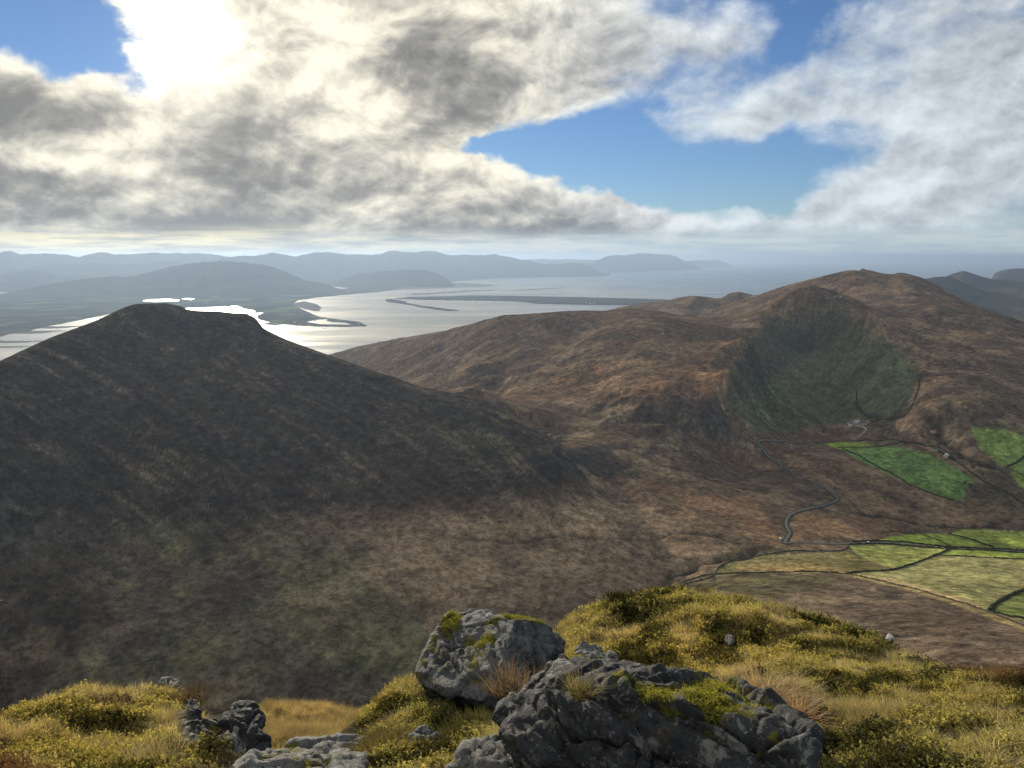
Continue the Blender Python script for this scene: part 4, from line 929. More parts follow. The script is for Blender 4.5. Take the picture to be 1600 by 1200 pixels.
# houses on the far low country
hp = [(460, 503.6, 'beside the inner beach channel'), (432, 505.5, 'at the root of the low point'), (560, 505.5, 'at the end of the low point'), (492, 501, 'by the lagoon on the low point'), (255, 452.5, 'on the green strip below the blue hill'), (300, 455.5, 'right end of the green strip'),
      (221, 437, 'on the slope of the long blue hill'), (520, 425, 'on the lower slopes of the long range'), (516, 428.5, 'below the others on the long range'), (549, 444, 'below the low dark hill'), (577, 444.5, 'right below the low dark hill'), (915, 473.5, 'left end of the houses on the dune spit'), (922, 474.5, 'in the middle of the dune spit'), (928, 474, 'right end of the houses on the dune spit'), (160, 459.5, 'alone on the low country at the left')]
for k, (u, v, w_) in enumerate(hp):
    p = pix_z(u, v, SEA+7)
    s_ = 1.6; z = SEA+6.5
    o = make_house('house', (p[0], p[1], z), k*.7, 16, 8, 5, mwhite, mslate, 'tiny white house '+w_, 'house', 'far houses round the bay', False); o.scale = (s_, s_, s_)
# mussel rafts in the bay
mraft = simple_mat('raft_timber', (.05, .045, .04), .8, .2, 1)
for k, (u, v, lb) in enumerate([(442, 511.5, 'leftmost dark raft off the low point'), (447, 511.2, 'dark raft next to the leftmost one'), (463, 509.6, 'middle dark raft nearest the low point'), (465.5, 509.2, 'dark raft touching the middle one'), (505, 513, 'dark raft furthest right in the open bay'), (508.5, 513.1, 'dark raft beside the one furthest right'),
                             (424, 518.5, 'small raft closest to the left hill'), (430, 519, 'second small raft from the left hill'), (436, 519, 'third small raft from the left hill')]):
    p = pix_z(u, v, SEA); t = setp(empty('raft', (p[0], p[1], SEA), .1), lb, 'raft', 'rafts moored in the bay')
    L = 16 if k < 6 else 8
    bm = bmesh.new()
    for q in range(5): box(bm, -L/2+q*L/4-.6, -L/2+q*L/4+.6, -7, 7, .6, 1.6)
    bm_obj('deck', bm, mraft, t)
    bm = bmesh.new(); box(bm, -L/2, L/2, -6, -4.5, -.5, .6); box(bm, -L/2, L/2, 4.5, 6, -.5, .6); box(bm, -2, 2, -2, 2, 1.6, 4.0); bm_obj('float', bm, mraft, t)
print('small far', time.time()-T0)
# ================================================================== SUMMIT GROUND (foreground)
fc_ = []
def fr(*pts):
    for u, v, r in pts: fc_.append(tuple(pix_r(u, v, r)))
def fh(*pts):                            # (azimuth degrees, range, z)
    for a, r, z in pts: a = math.radians(a); fc_.append((math.sin(a)*r, math.cos(a)*r, z))
edge = [(u_, v_+42, r_) for u_, v_, r_ in [(860, 972, 10.5), (900, 968, 11.5), (960, 962, 12.5), (1020, 942, 13), (1060, 933, 13.5), (1100, 931, 13.5), (1150, 937, 13), (1200, 943, 12.5), (1300, 968, 11.5), (1360, 984, 11), (1400, 991, 10.5), (1440, 1014, 9.8), (1500, 1028, 9), (1560, 1042, 8.4), (1600, 1046, 8.2), (1700, 1056, 7.8), (1900, 1066, 7)]]
fr(*edge)
fr((1100, 1056, 7.8), (1100, 1092, 5), (1100, 1165, 3.4), (1300, 1058, 7.5), (1300, 1105, 5), (1300, 1185, 3.4), (1500, 1085, 6.2), (1500, 1130, 4.3), (1500, 1195, 3.2), (1600, 1090, 5.8), (1600, 1180, 3.5), (1800, 1120, 5), (1000, 1056, 8), (950, 1092, 5.6), (900, 1052, 8.2),
   (850, 1075, 6.5), (900, 1120, 4.2), (900, 1200, 3.15), (1400, 1082, 5.9), (1200, 1066, 6.3),
   (540, 1142, 5.8), (570, 1120, 6.1), (600, 1107, 6.3), (640, 1085, 6.6), (700, 1085, 6.2), (800, 1060, 6.0), (620, 1150, 4.8), (700, 1120, 4.9), (600, 1195, 3.6), (700, 1195, 3.4), (575, 1180, 4.3), (530, 1215, 4.0), (480, 1228, 3.7), (430, 1235, 3.6),
   (-60, 1182, 5.6), (0, 1166, 5.8), (50, 1148, 6), (100, 1127, 6), (150, 1110, 6), (200, 1104, 6), (240, 1103, 6), (275, 1109, 5.9), (300, 1132, 5.6), (335, 1183, 5.0), (380, 1218, 4.5),
   (100, 1173, 4.6), (200, 1158, 4.7), (100, 1203, 3.9), (250, 1198, 3.8), (330, 1225, 3.6), (-200, 1165, 5.2), (-200, 1200, 4), (-400, 1200, 4))
# the ground falls away beyond the edges
for u, v, r in edge[::2]:
    d = pdir(u, v); a = math.degrees(math.atan2(d[0], d[1])); t = d[2]/math.hypot(d[0], d[1])
    fh((a, r+3.5, t*(r+3.5)-1.6), (a, r*2, min(-.66, t-.13)*r*2))
fh((-5, 9.5, -7.4), (-10, 9, -7.6), (-13, 8.5, -7.2), (-15, 8.5, -6.9), (-19, 8.6, -7.2), (-25, 8.6, -6.8), (-33, 8.6, -6.6), (-42, 8.6, -6.6), (-2, 10, -7.5), (-8, 15, -11.4), (-16, 14, -10.9), (-28, 15, -11.3), (-42, 15, -11),
   (-16, 6.6, -5.0), (-15, 5.6, -3.95), (-13, 5.6, -4.0))
fr((400, 1172, 19), (480, 1168, 19), (550, 1160, 21), (400, 1146, 26), (480, 1143, 26), (540, 1140, 27), (420, 1124, 33), (480, 1124, 33), (530, 1127, 33))
for a in (-60, -45, -30, -22, 0, 12, 25, 38, 55):
    k = -.76 if a < 30 else -.64
    fh((a, 60, k*60), (a, 42, k*42 if a not in (-22,) else -33)); 
for a in (-70, -45, -20, 0, 20, 45, 70): fh((a, .6, -1.85), (a, 1.6, -2.0))
FC = np.array(fc_); WF = warpxy(FC[:, 0], FC[:, 1]); tf = tps_fit(WF, FC[:, 2], 1e-5)
fa = np.radians(np.concatenate([np.linspace(-75, -39, 40), np.linspace(-38.8, 38.8, 620), np.linspace(39, 75, 40)]))
fR = np.concatenate([np.geomspace(.6, 2.4, 30)[:-1], np.geomspace(2.4, 15, 330)[:-1], np.geomspace(15, 62, 110)])
fac = np.radians(np.linspace(-75, 75, 220)); flc = np.linspace(math.log(.6), math.log(62), 220)
Zfc = tps_eval(tf, WF, np.stack(np.meshgrid(fac*1.6, flc), -1).reshape(-1, 2)).reshape(220, 220)
def lumps(x, y):
    r = np.hypot(x, y); k = sstep(r, 1.5, 3)
    tus = (1-np.abs(fbm(x/.55, y/.55, 2, 201)))**2                 # rounded tussocks
    return k*(fbm(x/1.3, y/1.3, 3, 203)*.17 + (tus-.5)*.17 + fbm(x/.16, y/.16, 3, 207)*.035) + sstep(r, 14, 20)*fbm(x/1.1, y/1.1, 4, 209, ridged=True)*.35
def Zfg(x, y):
    return bicubic(Zfc, fac, flc, np.arctan2(x, y), np.log(np.hypot(x, y))) + lumps(x, y)
a2, r2 = np.meshgrid(fa, fR); fx, fy = np.sin(a2)*r2, np.cos(a2)*r2; fz = Zfg(fx, fy)
mg, n, b = new_mat('summit_turf')
tc = n.node('ShaderNodeTexCoord').outputs['Object']
s1 = n.noise(tc, 1.6, 5, .6); s2 = n.noise(tc, 9, 6, .7)
c1 = n.mix(n.mr(s2, .3, .7), (.030, .026, .012), (.105, .085, .030))
gold = n.mix(n.mr(n.noise(tc, 2.2, 6, .7), .3, .7), (.12, .085, .035), (.40, .28, .11))
rr = n.vm('LENGTH', tc); far = n.mr(rr, 13.0, 17.0)
n.put(b.inputs['Base Color'], n.mix(far, n.mix(n.mr(s1, .4, .6), c1, (.06, .045, .02)), gold)); b.inputs['Roughness'].default_value = .95; b.inputs['Specular IOR Level'].default_value = .1
bp = n.node('ShaderNodeBump'); bp.inputs['Distance'].default_value = .06; n.put(bp.inputs['Height'], n.noise(tc, 14, 6, .7)); n.l.new(bp.outputs[0], b.inputs['Normal'])
setp(mesh_np('summit_ground', np.stack([fx.ravel(), fy.ravel(), fz.ravel()], 1), grid_faces(*fx.shape), mg), 'mossy turf of the summit falling away beyond its edge', kind='structure')

# ---- rocks
def rock_mat(name, dark, light, lich, white, mossa, seed):
    m, n, b = new_mat(name)
    tc = n.node('ShaderNodeTexCoord').outputs['Object']; geo = n.node('ShaderNodeNewGeometry')
    p = n.vm('ADD', tc, (seed*3.1, seed*1.7, 0))
    a1 = n.noise(p, 3.0, 8, .65); a2_ = n.noise(p, 14, 8, .7); a3 = n.noise(p, 45, 5, .7)
    c = n.mix(n.mr(n.m('ADD', n.m('MULTIPLY', a1, .6), n.m('MULTIPLY', a2_, .4)), .38, .62), dark, light)
    l1 = n.noise(n.vm('ADD', p, (5, 2, 1)), 5.5, 7, .62, dist=.6)
    c = n.mix(n.m('MULTIPLY', n.mr(l1, .60-lich*.1, .64-lich*.1), n.mr(a3, .3, .6)), c, (.24, .25, .235))
    l2 = n.noise(n.vm('ADD', p, (1, 7, 4)), 2.3, 8, .66, dist=.9)
    c = n.mix(n.mr(l2, .70-white*.1, .715-white*.1), c, (.42, .43, .43))
    l3 = n.noise(n.vm('ADD', p, (9, 3, 8)), 34, 5, .7); c = n.mix(n.m('MULTIPLY', n.mr(l3, .57, .62), .75), c, (.22, .225, .22)); l4 = n.noise(n.vm('ADD', p, (3, 8, 8)), 26, 5, .7); c = n.mix(n.m('MULTIPLY', n.mr(l4, .56, .62), .7), c, (.014, .014, .014))
    rust = n.noise(n.vm('ADD', p, (4, 4, 2)), 4.0, 5, .6); c = n.mix(n.m('MULTIPLY', n.mr(rust, .58, .68), .5), c, (.10, .075, .04))
    mo = n.node('ShaderNodeAttribute', attribute_name='moss').outputs['Fac']
    mk = n.mr(n.m('ADD', mo, n.m('MULTIPLY', n.m('SUBTRACT', a2_, .5), 1.4)), .48, .62)
    mc = n.mix(n.mr(n.noise(p, 30, 4, .6), .3, .7), (.045, .05, .008), (.20, .19, .025))
    c = n.mix(mk, c, mc)
    n.put(b.inputs['Base Color'], c); n.put(b.inputs['Roughness'], n.mr(a2_, .3, .7, .62, .9)); b.inputs['Specular IOR Level'].default_value = .35
    bp = n.node('ShaderNodeBump'); bp.inputs['Distance'].default_value = .05; bp.inputs['Strength'].default_value = 1.0
    n.put(bp.inputs['Height'], n.m('ADD', n.m('ADD', n.m('MULTIPLY', a2_, .8), n.m('MULTIPLY', a3, .6)), n.m('MULTIPLY', n.noise(p, 110, 4, .75), .30))); n.l.new(bp.outputs[0], b.inputs['Normal'])
    return m
mrA = rock_mat('dark_rock', (.018, .021, .028), (.058, .064, .076), .2, .75, 1, 0)
mrB = rock_mat('grey_rock', (.040, .045, .055), (.17, .18, .195), .1, -.6, 1, 5)
mrC = rock_mat('pale_rock', (.10, .105, .11), (.30, .31, .32), .8, .2, 1, 9)
def make_rock(pts, mat, label, voxel=.02, amp=.05, dirn=(1, 0, .6), seed=1, moss=0.0, name='rock', group='lichened rocks on the summit'):
    P = [Vector(pix_r(u, v, r)) for u, v, r in pts]
    bm = bmesh.new(); vs = [bm.verts.new(p) for p in P]; res = bmesh.ops.convex_hull(bm, input=vs)
    bmesh.ops.delete(bm, geom=[v for v in bm.verts if not v.link_faces], context='VERTS')
    me = bpy.data.meshes.new('tmp'); bm.to_mesh(me); bm.free(); o = bpy.data.objects.new('tmp', me); COL.objects.link(o)
    md = o.modifiers.new('r', 'REMESH'); md.mode = 'VOXEL'; md.voxel_size = voxel; md.use_smooth_shade = True
    dg = bpy.context.evaluated_depsgraph_get(); m2 = bpy.data.meshes.new_from_object(o.evaluated_get(dg)); bpy.data.objects.remove(o)
    nv = len(m2.vertices); co = np.empty(nv*3, np.float32); m2.vertices.foreach_get('co', co); co = co.reshape(-1, 3).astype(float)
    for _ in range(1):                                   # soften the hull's creases a little
        ed = np.empty(len(m2.edges)*2, np.int32); m2.edges.foreach_get('vertices', ed); ed = ed.reshape(-1, 2)
        s_ = np.zeros_like(co); c_ = np.zeros(nv)
        for k in (0, 1): np.add.at(s_, ed[:, k], co[ed[:, 1-k]]); np.add.at(c_, ed[:, k], 1)
        co = co*.4+.6*s_/c_[:, None]
    m2.vertices.foreach_set('co', co.astype(np.float32).ravel()); m2.update()
    no = np.empty(nv*3, np.float32); m2.vertex_normals.foreach_get('vector', no); no = no.reshape(-1, 3)
    d = np.array(dirn, float); d /= np.linalg.norm(d); size = np.ptp(co, axis=0).max()
    x, y, z = (co/size*2.2).T
    lay = (co@d)/size
    wob = fbm3(x*1.3, y*1.3, z*1.3, 3, seed)
    q = (lay*9+wob*1.6); fr_ = q-np.floor(q)
    strata = (np.minimum(fr_, 1-fr_)*2)**.6*.5 + .5*fr_               # ledges along the cleavage
    big_w = fbm3(x*2.1, y*2.1, z*2.1, 3, seed+7)
    big = fbm3(x*1.7, y*1.7, z*1.7, 4, seed+3); rid = fbm3(x*4, y*4, z*4, 5, seed+5, ridged=True, gain=.6); fine = fbm3(x*16, y*16, z*16, 3, seed+11)
    def worley(px_, py_, pz_, sd_):
        ix, iy, iz = np.floor(px_).astype(np.int64), np.floor(py_).astype(np.int64), np.floor(pz_).astype(np.int64)
        f1 = np.full(px_.shape, 9.); f2 = f1.copy(); cv = np.zeros(px_.shape)
        for a in (-1, 0, 1):
            for b2 in (-1, 0, 1):
                for c2 in (-1, 0, 1):
                    jx, jy, jz = ix+a, iy+b2, iz+c2
                    dd = np.sqrt((jx+_h(jx, jy, jz, sd_)-px_)**2+(jy+_h(jx, jy, jz, sd_+1)-py_)**2+(jz+_h(jx, jy, jz, sd_+2)-pz_)**2)
                    val_ = _h(jx, jy, jz, sd_+3); m_ = dd < f1
                    f2 = np.where(m_, f1, np.minimum(f2, dd)); cv = np.where(m_, val_, cv); f1 = np.where(m_, dd, f1)
        return f1, f2, cv
    e1_ = np.cross(d, [0, 0, 1.]); e1_ /= np.linalg.norm(e1_)+1e-9; e2_ = np.cross(d, e1_)
    la, lb_, lc_ = (co/size)@d, (co/size)@e1_, (co/size)@e2_
    la = la+.05*wob; lb_ = lb_+.05*big_w
    wA = worley(la*7, lb_*3.6, lc_*3.6, seed+40); wB = worley(la*18+3, lb_*9, lc_*9, seed+50)
    chunk = (wA[2]-.5)*1.3 - np.exp(-((wA[1]-wA[0])/.05)**2)*.45 + (wB[2]-.5)*.42 - np.exp(-((wB[1]-wB[0])/.07)**2)*.16
    crack = np.abs(fbm3(x*1.5+wob, y*1.5, z*1.5, 3, seed+21)); cr_ = np.exp(-(crack/.02)**2)
    disp = amp*size*(big*.7 + rid*.35 + (strata-.6)*.75 + fine*.14 - cr_*.8 + chunk*1.05)
    co2 = co+no*disp[:, None]
    mos = sstep(no[:, 2], .45, 1.0)*.34 + sstep(-disp/(amp*size), -.2, .7)*.15 + moss + fbm3(x*3.2, y*3.2, z*3.2, 3, seed+31)*.55
    cen = co2.mean(0); cen[2] = co2[:, 2].min()
    m2.vertices.foreach_set('co', (co2-cen).astype(np.float32).ravel())
    at = m2.attributes.new('moss', 'FLOAT', 'POINT'); at.data.foreach_set('value', mos.astype(np.float32))
    m2.polygons.foreach_set('use_smooth', np.ones(len(m2.polygons), bool)); m2.materials.clear(); m2.materials.append(mat); m2.update()
    ob = bpy.data.objects.new(name, m2); COL.objects.link(ob); ob.location = cen; setp(ob, label, 'rock', group)
    return ob, co2, no, mos
RA = make_rock([(885, 1020, 3.30), (930, 1020, 3.35), (1000, 1036, 3.3), (1080, 1046, 3.2), (1140, 1066, 3.1), (1200, 1102, 2.95), (1262, 1130, 2.8), (815, 1085, 3.05), (795, 1112, 2.95), (789, 1140, 2.82), (865, 1075, 2.9), (960, 1078, 2.72), (1060, 1086, 2.65),
            (1150, 1088, 2.68), (1225, 1125, 2.58), (1274, 1165, 2.55), (850, 1250, 2.75), (900, 1330, 2.4), (1050, 1400, 2.2), (1200, 1360, 2.25), (1282, 1250, 2.4), (850, 1200, 3.6), (1250, 1210, 3.3)], mrA,
            'largest dark boulder with a mossy top and white lichen splashes', .0125, .042, (.5, .1, 1), 3, .05)
RB = make_rock([(700, 956, 5.05), (745, 950, 5.1), (805, 966, 4.75), (855, 972, 4.95), (888, 1002, 4.95), (643, 1056, 4.6), (656, 1078, 4.5), (755, 1098, 4.15), (790, 1030, 4.42), (850, 1065, 4.8), (700, 1010, 5.7), (870, 1040, 5.5),
            (700, 1130, 4.7), (850, 1130, 4.8), (765, 1110, 4.2)], mrB, 'big grey slab leaning to the right, dotted with green moss', .0165, .021, (1, .2, .8), 5, -.02)
RC_ = make_rock([(690, 1205, 2.95), (735, 1163, 3.05), (790, 1137, 3.1), (830, 1145, 3.05), (885, 1180, 2.95), (900, 1240, 2.7), (700, 1260, 2.7), (820, 1290, 2.5), (760, 1200, 3.5), (860, 1200, 3.4)], mrC, 'pale knobbly rock tucked under the left end of the dark boulder', .014, .05, (.6, .2, 1), 7, -.1)
make_rock([(642, 1150, 3.7), (662, 1132, 3.75), (682, 1150, 3.7), (693, 1180, 3.6), (655, 1190, 3.55), (690, 1215, 3.4), (650, 1220, 3.4), (670, 1190, 4.0)], mrB, 'small upright grey rock between two grass mounds', .012, .06, (.3, .2, 1), 9, -.1)
make_rock([(362, 1200, 3.6), (425, 1168, 3.9), (470, 1153, 4.1), (530, 1150, 4.15), (572, 1154, 4.05), (580, 1170, 3.85), (566, 1195, 3.6), (480, 1230, 3.2), (380, 1240, 3.2), (560, 1240, 3.3), (470, 1200, 4.4), (560, 1190, 4.3)], mrC, 'flat pale slab at the bottom edge with moss cushions', .015, .035, (.4, .2, 1), 11, -.05)
make_rock([(352, 1122, 4.7), (368, 1106, 4.75), (384, 1103, 4.8), (398, 1112, 4.75), (412, 1140, 4.6), (416, 1168, 4.45), (395, 1200, 4.2), (350, 1210, 4.0), (340, 1160, 4.4), (380, 1160, 5.1), (350, 1160, 5.1)], mrA, 'dark pointed outcrop at the right end of the left mound', .014, .06, (.2, .3, 1), 13, .0)
make_rock([(268, 1118, 4.9), (285, 1100, 5.1), (300, 1112, 5.0), (330, 1135, 4.8), (350, 1160, 4.6), (345, 1205, 4.1), (300, 1205, 4.0), (275, 1150, 4.5), (310, 1150, 5.3)], mrA, 'broken dark rock in the side of the left mound', .014, .06, (.7, .3, 1), 15, .02)
make_rock([(290, 1092, 5.4), (300, 1088, 5.4), (311, 1093, 5.4), (313, 1112, 5.2), (292, 1114, 5.2), (300, 1105, 5.7)], mrB, 'small stone jutting from the right of the left mound', .010, .06, (.3, .2, 1), 17, -.1)
make_rock([(248, 1066, 5.9), (256, 1060, 5.95), (272, 1060, 5.95), (281, 1064, 5.9), (280, 1075, 5.8), (250, 1077, 5.8), (265, 1072, 6.2)], mrB, 'small grey stone on the very top of the left mound', .010, .06, (.3, .2, 1), 19, -.2)
make_rock([(-30, 1125, 6.2), (-5, 1118, 6.3), (22, 1120, 6.2), (30, 1130, 6.1), (0, 1140, 6), (0, 1130, 6.5), (-30, 1140, 6.2)], mrB, 'grey stone at the far left edge behind the mound', .012, .06, (.3, .2, 1), 21, -.2)
make_rock([(900, 1016, 3.5), (915, 1010, 3.55), (935, 1016, 3.5), (958, 1026, 3.4), (962, 1036, 3.35), (905, 1035, 3.3), (940, 1045, 3.3), (930, 1030, 3.8)], mrC, 'small pale stones capping the dark boulder', .008, .07, (.3, .2, 1), 23, -.1)
make_rock([(938, 984, 9.5), (945, 970, 9.7), (952, 972, 9.7), (954, 997, 9.2), (940, 1002, 9.1), (948, 987, 10)], mrB, 'narrow grey stone in the grass behind the leaning slab', .016, .06, (.3, .2, 1), 25, -.2)
make_rock([(1130, 1001, 7.9), (1136, 993, 8), (1145, 994, 8), (1149, 1003, 7.9), (1140, 1009, 7.7), (1140, 1000, 8.3)], mrB, 'small round stone in the middle of the grassy mound', .012, .06, (.3, .2, 1), 27, -.3)
make_rock([(1300, 998, 9.8), (1312, 991, 9.9), (1325, 994, 9.9), (1331, 1006, 9.6), (1305, 1008, 9.5), (1315, 1000, 10.3)], mrB, 'purple grey stone near the edge of the grassy mound', .014, .07, (.3, .2, 1), 29, -.2)
make_rock([(1330, 1007, 9.2), (1338, 1001, 9.3), (1349, 1008, 9.2), (1350, 1018, 8.9), (1334, 1019, 8.9), (1340, 1010, 9.6)], mrB, 'lower of the two purple grey stones on the mound', .014, .07, (.3, .2, 1), 31, -.2)
make_rock([(1384, 996, 10.6), (1389, 990, 10.7), (1394, 993, 10.7), (1396, 1001, 10.5), (1386, 1003, 10.4), (1390, 998, 11)], rock_mat('white_quartz', (.45, .45, .44), (.75, .75, .73), .2, .5, 1, 3), 'small white quartz stone on the edge of the mound', .012, .06, (.3, .2, 1), 33, -.4)
print('rocks', time.time()-T0)

# ---- vegetation: clumps instanced on the turf by geometry nodes
def veg_mat(name, c0, c1, trans=.5):
    m = bpy.data.materials.new(name); m.use_nodes = True; n = NT(m.node_tree); n.n.clear()
    oi = n.node('ShaderNodeObjectInfo').outputs['Random']
    at = n.node('ShaderNodeAttribute', attribute_name='tint'); at.attribute_type = 'INSTANCER' if name != 'tuft_blade' else 'GEOMETRY'
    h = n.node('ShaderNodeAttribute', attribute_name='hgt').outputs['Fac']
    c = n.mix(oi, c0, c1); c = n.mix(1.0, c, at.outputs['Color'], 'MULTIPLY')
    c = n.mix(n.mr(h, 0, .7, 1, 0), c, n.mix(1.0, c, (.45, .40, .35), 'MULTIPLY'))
    d = n.node('ShaderNodeBsdfDiffuse'); n.put(d.inputs[0], c); t = n.node('ShaderNodeBsdfTranslucent'); n.put(t.inputs[0], n.mix(1.0, c, (1.5, 1.35, .8), 'MULTIPLY'))
    ms_ = n.node('ShaderNodeMixShader'); ms_.inputs[0].default_value = trans; n.l.new(d.outputs[0], ms_.inputs[1]); n.l.new(t.outputs[0], ms_.inputs[2])
    g_ = n.node('ShaderNodeBsdfGlossy'); g_.inputs['Roughness'].default_value = .6; g_.inputs[0].default_value = (1, 1, 1, 1)
    m3 = n.node('ShaderNodeMixShader'); m3.inputs[0].default_value = .012; n.l.new(ms_.outputs[0], m3.inputs[1]); n.l.new(g_.outputs[0], m3.inputs[2])
    o = n.node('ShaderNodeOutputMaterial'); n.l.new(m3.outputs[0], o.inputs[0]); return m
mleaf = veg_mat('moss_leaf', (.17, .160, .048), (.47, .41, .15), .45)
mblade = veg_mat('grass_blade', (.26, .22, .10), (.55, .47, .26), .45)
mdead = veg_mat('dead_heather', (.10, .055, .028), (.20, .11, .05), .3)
def blades(seed, n_, rad, l0, l1, wd, lean, curl=1.0):
    rg = np.random.default_rng(seed); V_, F_, H_ = [], [], []
    for i in range(n_):
        a = rg.random()*6.283; rr0 = rad*math.sqrt(rg.random()); bx, by = rr0*math.cos(a), rr0*math.sin(a)
        L = l0+(l1-l0)*rg.random(); an = a+rg.normal()*.7; le = lean*(.3+rg.random()); k = 4
        px_, py_ = -math.sin(an), math.cos(an); base_ = len(V_)
        for j in range(k):
            t = j/(k-1); hz = L*(t-.32*curl*le*t*t); out_ = L*le*t**1.8*curl
            x = bx+math.cos(an)*out_; y = by+math.sin(an)*out_; ww = wd*(1-t)**.7*.5+.0002
            V_ += [(x-px_*ww, y-py_*ww, hz-.01), (x+px_*ww, y+py_*ww, hz-.01)]; H_ += [t, t]
        for j in range(k-1): q = base_+2*j; F_.append((q, q+1, q+3, q+2))
    return V_, F_, H_
def sprig(seed, n_st, rad, h0, leafs, lsz):
    rg = np.random.default_rng(seed); V_, F_, H_ = [], [], []
    for i in range(n_st):
        a = rg.random()*6.283; rr0 = rad*math.sqrt(rg.random()); b0 = np.array([rr0*math.cos(a), rr0*math.sin(a), 0]); H = h0*(.6+.6*rg.random())
        top = b0+np.array([rg.normal()*.02, rg.normal()*.02, H])
        for j in range(leafs):
            t = .25+.75*(j+rg.random())/leafs; c = b0+(top-b0)*t; d = rg.normal(size=3); d[2] = abs(d[2])*.6+.25; d /= np.linalg.norm(d); s_ = np.cross(d, rg.normal(size=3)); s_ /= np.linalg.norm(s_)
            ls = lsz*(.6+.7*rg.random()); q = len(V_)
            V_ += [tuple(c), tuple(c+d*ls*.5+s_*ls*.28), tuple(c+d*ls), tuple(c+d*ls*.5-s_*ls*.28)]; H_ += [t]*4; F_.append((q, q+1, q+2, q+3))
    return V_, F_, H_
src_col = bpy.data.collections.new('plant_kinds')
def src_obj(nm, data, mat):
    V_, F_, H_ = data; o = mesh_np(nm, V_, F_, mat, smooth=False, attrs={'hgt': ('FLOAT', H_)}); COL.objects.unlink(o); src_col.objects.link(o); return o
kinds = []
for k in range(4): kinds.append(src_obj('k%02d_moss_sprig' % k, sprig(k, 9, .045, .045, 11, .013), mleaf))
for k in range(4, 7): kinds.append(src_obj('k%02d_grass_tuft' % k, blades(k, 26, .04, .03, .085, .0030, 1.1), mblade))
for k in range(7, 9): kinds.append(src_obj('k%02d_long_tuft' % k, blades(k, 34, .04, .08, .17, .0030, 1.1), mblade))
for k in range(9, 11): kinds.append(src_obj('k%02d_heather' % k, sprig(k, 10, .05, .075, 10, .011), mdead))
for k in range(11, 13): kinds.append(src_obj('k%02d_bilberry' % k, sprig(k, 8, .05, .065, 10, .016), veg_mat('dark_shrub_leaf', (.045, .052, .014), (.11, .10, .025), .4)))
def instancer(name, P, idx, scl, rot, tint, label, kind='stuff', cat=None, group=None, origin=(0, 0, 0)):
    me = bpy.data.meshes.new(name+'_points'); P = np.asarray(P)-np.array(origin)
    me.vertices.add(len(P)); me.vertices.foreach_set('co', P.astype(np.float32).ravel())
    for an, typ, dat, key in (('kindno', 'INT', idx, 'value'), ('scl', 'FLOAT', scl, 'value'), ('rot', 'FLOAT_VECTOR', rot, 'vector'), ('tint', 'FLOAT_COLOR', tint, 'color')):
        at = me.attributes.new(an, typ, 'POINT'); dat = np.asarray(dat)
        if key == 'color': dat = np.concatenate([dat, np.ones((len(dat), 1))], 1)
        at.data.foreach_set(key, dat.astype(np.int32 if typ == 'INT' else np.float32).ravel())
    o = bpy.data.objects.new(name, me); COL.objects.link(o); o.location = origin
    ng = bpy.data.node_groups.new(name+'_nodes', 'GeometryNodeTree')
    ng.interface.new_socket('Geometry', in_out='INPUT', socket_type='NodeSocketGeometry'); ng.interface.new_socket('Geometry', in_out='OUTPUT', socket_type='NodeSocketGeometry')
    gi = ng.nodes.new('NodeGroupInput'); go = ng.nodes.new('NodeGroupOutput')
    ci = ng.nodes.new('GeometryNodeCollectionInfo'); ci.inputs[0].default_value = src_col; ci.inputs['Separate Children'].default_value = True; ci.inputs['Reset Children'].default_value = True
    ip = ng.nodes.new('GeometryNodeInstanceOnPoints'); ip.inputs['Pick Instance'].default_value = True
    def na(nm_, dt):
        q = ng.nodes.new('GeometryNodeInputNamedAttribute'); q.data_type = dt; q.inputs[0].default_value = nm_; return [s_ for s_ in q.outputs if s_.enabled and s_.name == 'Attribute'][0]
    L_ = ng.links
    L_.new(gi.outputs[0], ip.inputs['Points']); L_.new(ci.outputs[0], ip.inputs['Instance']); L_.new(na('kindno', 'INT'), ip.inputs['Instance Index'])
    L_.new(na('rot', 'FLOAT_VECTOR'), ip.inputs['Rotation']); L_.new(na('scl', 'FLOAT'), ip.inputs['Scale']); L_.new(ip.outputs[0], go.inputs[0])
    md = o.modifiers.new('plants', 'NODES'); md.node_group = ng
    return setp(o, label, cat, group, kind)
# scatter over the turf that can be seen
NV = 95000
av = np.radians(rng.uniform(-40, 40, NV*2)); lr = rng.uniform(0, 1, NV*2); rv = np.exp(math.log(2.6)+lr*(math.log(16)-math.log(2.6)))
xs, ys = np.sin(av)*rv, np.cos(av)*rv
keepm = rng.random(len(xs)) < np.clip(rv/7.0, .35, 1)**1.0
xs, ys, rv = xs[keepm], ys[keepm], rv[keepm]; zs = Zfg(xs, ys)
dp_ = ys*cP-zs*sP; pu = 800+FPX*xs/dp_; pv = 600-FPX*(ys*sP+zs*cP)/dp_
ok = (pu > -80) & (pu < 1680) & (pv > 900) & (pv < 1300) & ~((pu > 395) & (pu < 560) & (rv > 5.2)) & ~((rv > 7.5) & (pu < 700)); xs, ys, zs, rv, pu, pv = [q[ok] for q in (xs, ys, zs, rv, pu, pv)]
ex = ((pu > 268) & (pu < 425) & (pv > 1092) & (rv < 5.2) & (rng.random(len(xs)) < .9)) | ((pu > 360) & (pu < 585) & (pv > 1148) & (rv < 4.6))
xs, ys, zs, rv, pu, pv = [q[~ex] for q in (xs, ys, zs, rv, pu, pv)]
g1 = fbm(xs/.9, ys/.9, 3, 301); g2 = fbm(xs/.35, ys/.35, 3, 305); g3 = fbm(xs/2.5, ys/2.5, 2, 309); rn = rng.random(len(xs))
idx = rng.integers(0, 4, len(xs))
idx = np.where((g1+g2*.5+rn*.5) > .62, rng.integers(4, 7, len(xs)), idx)
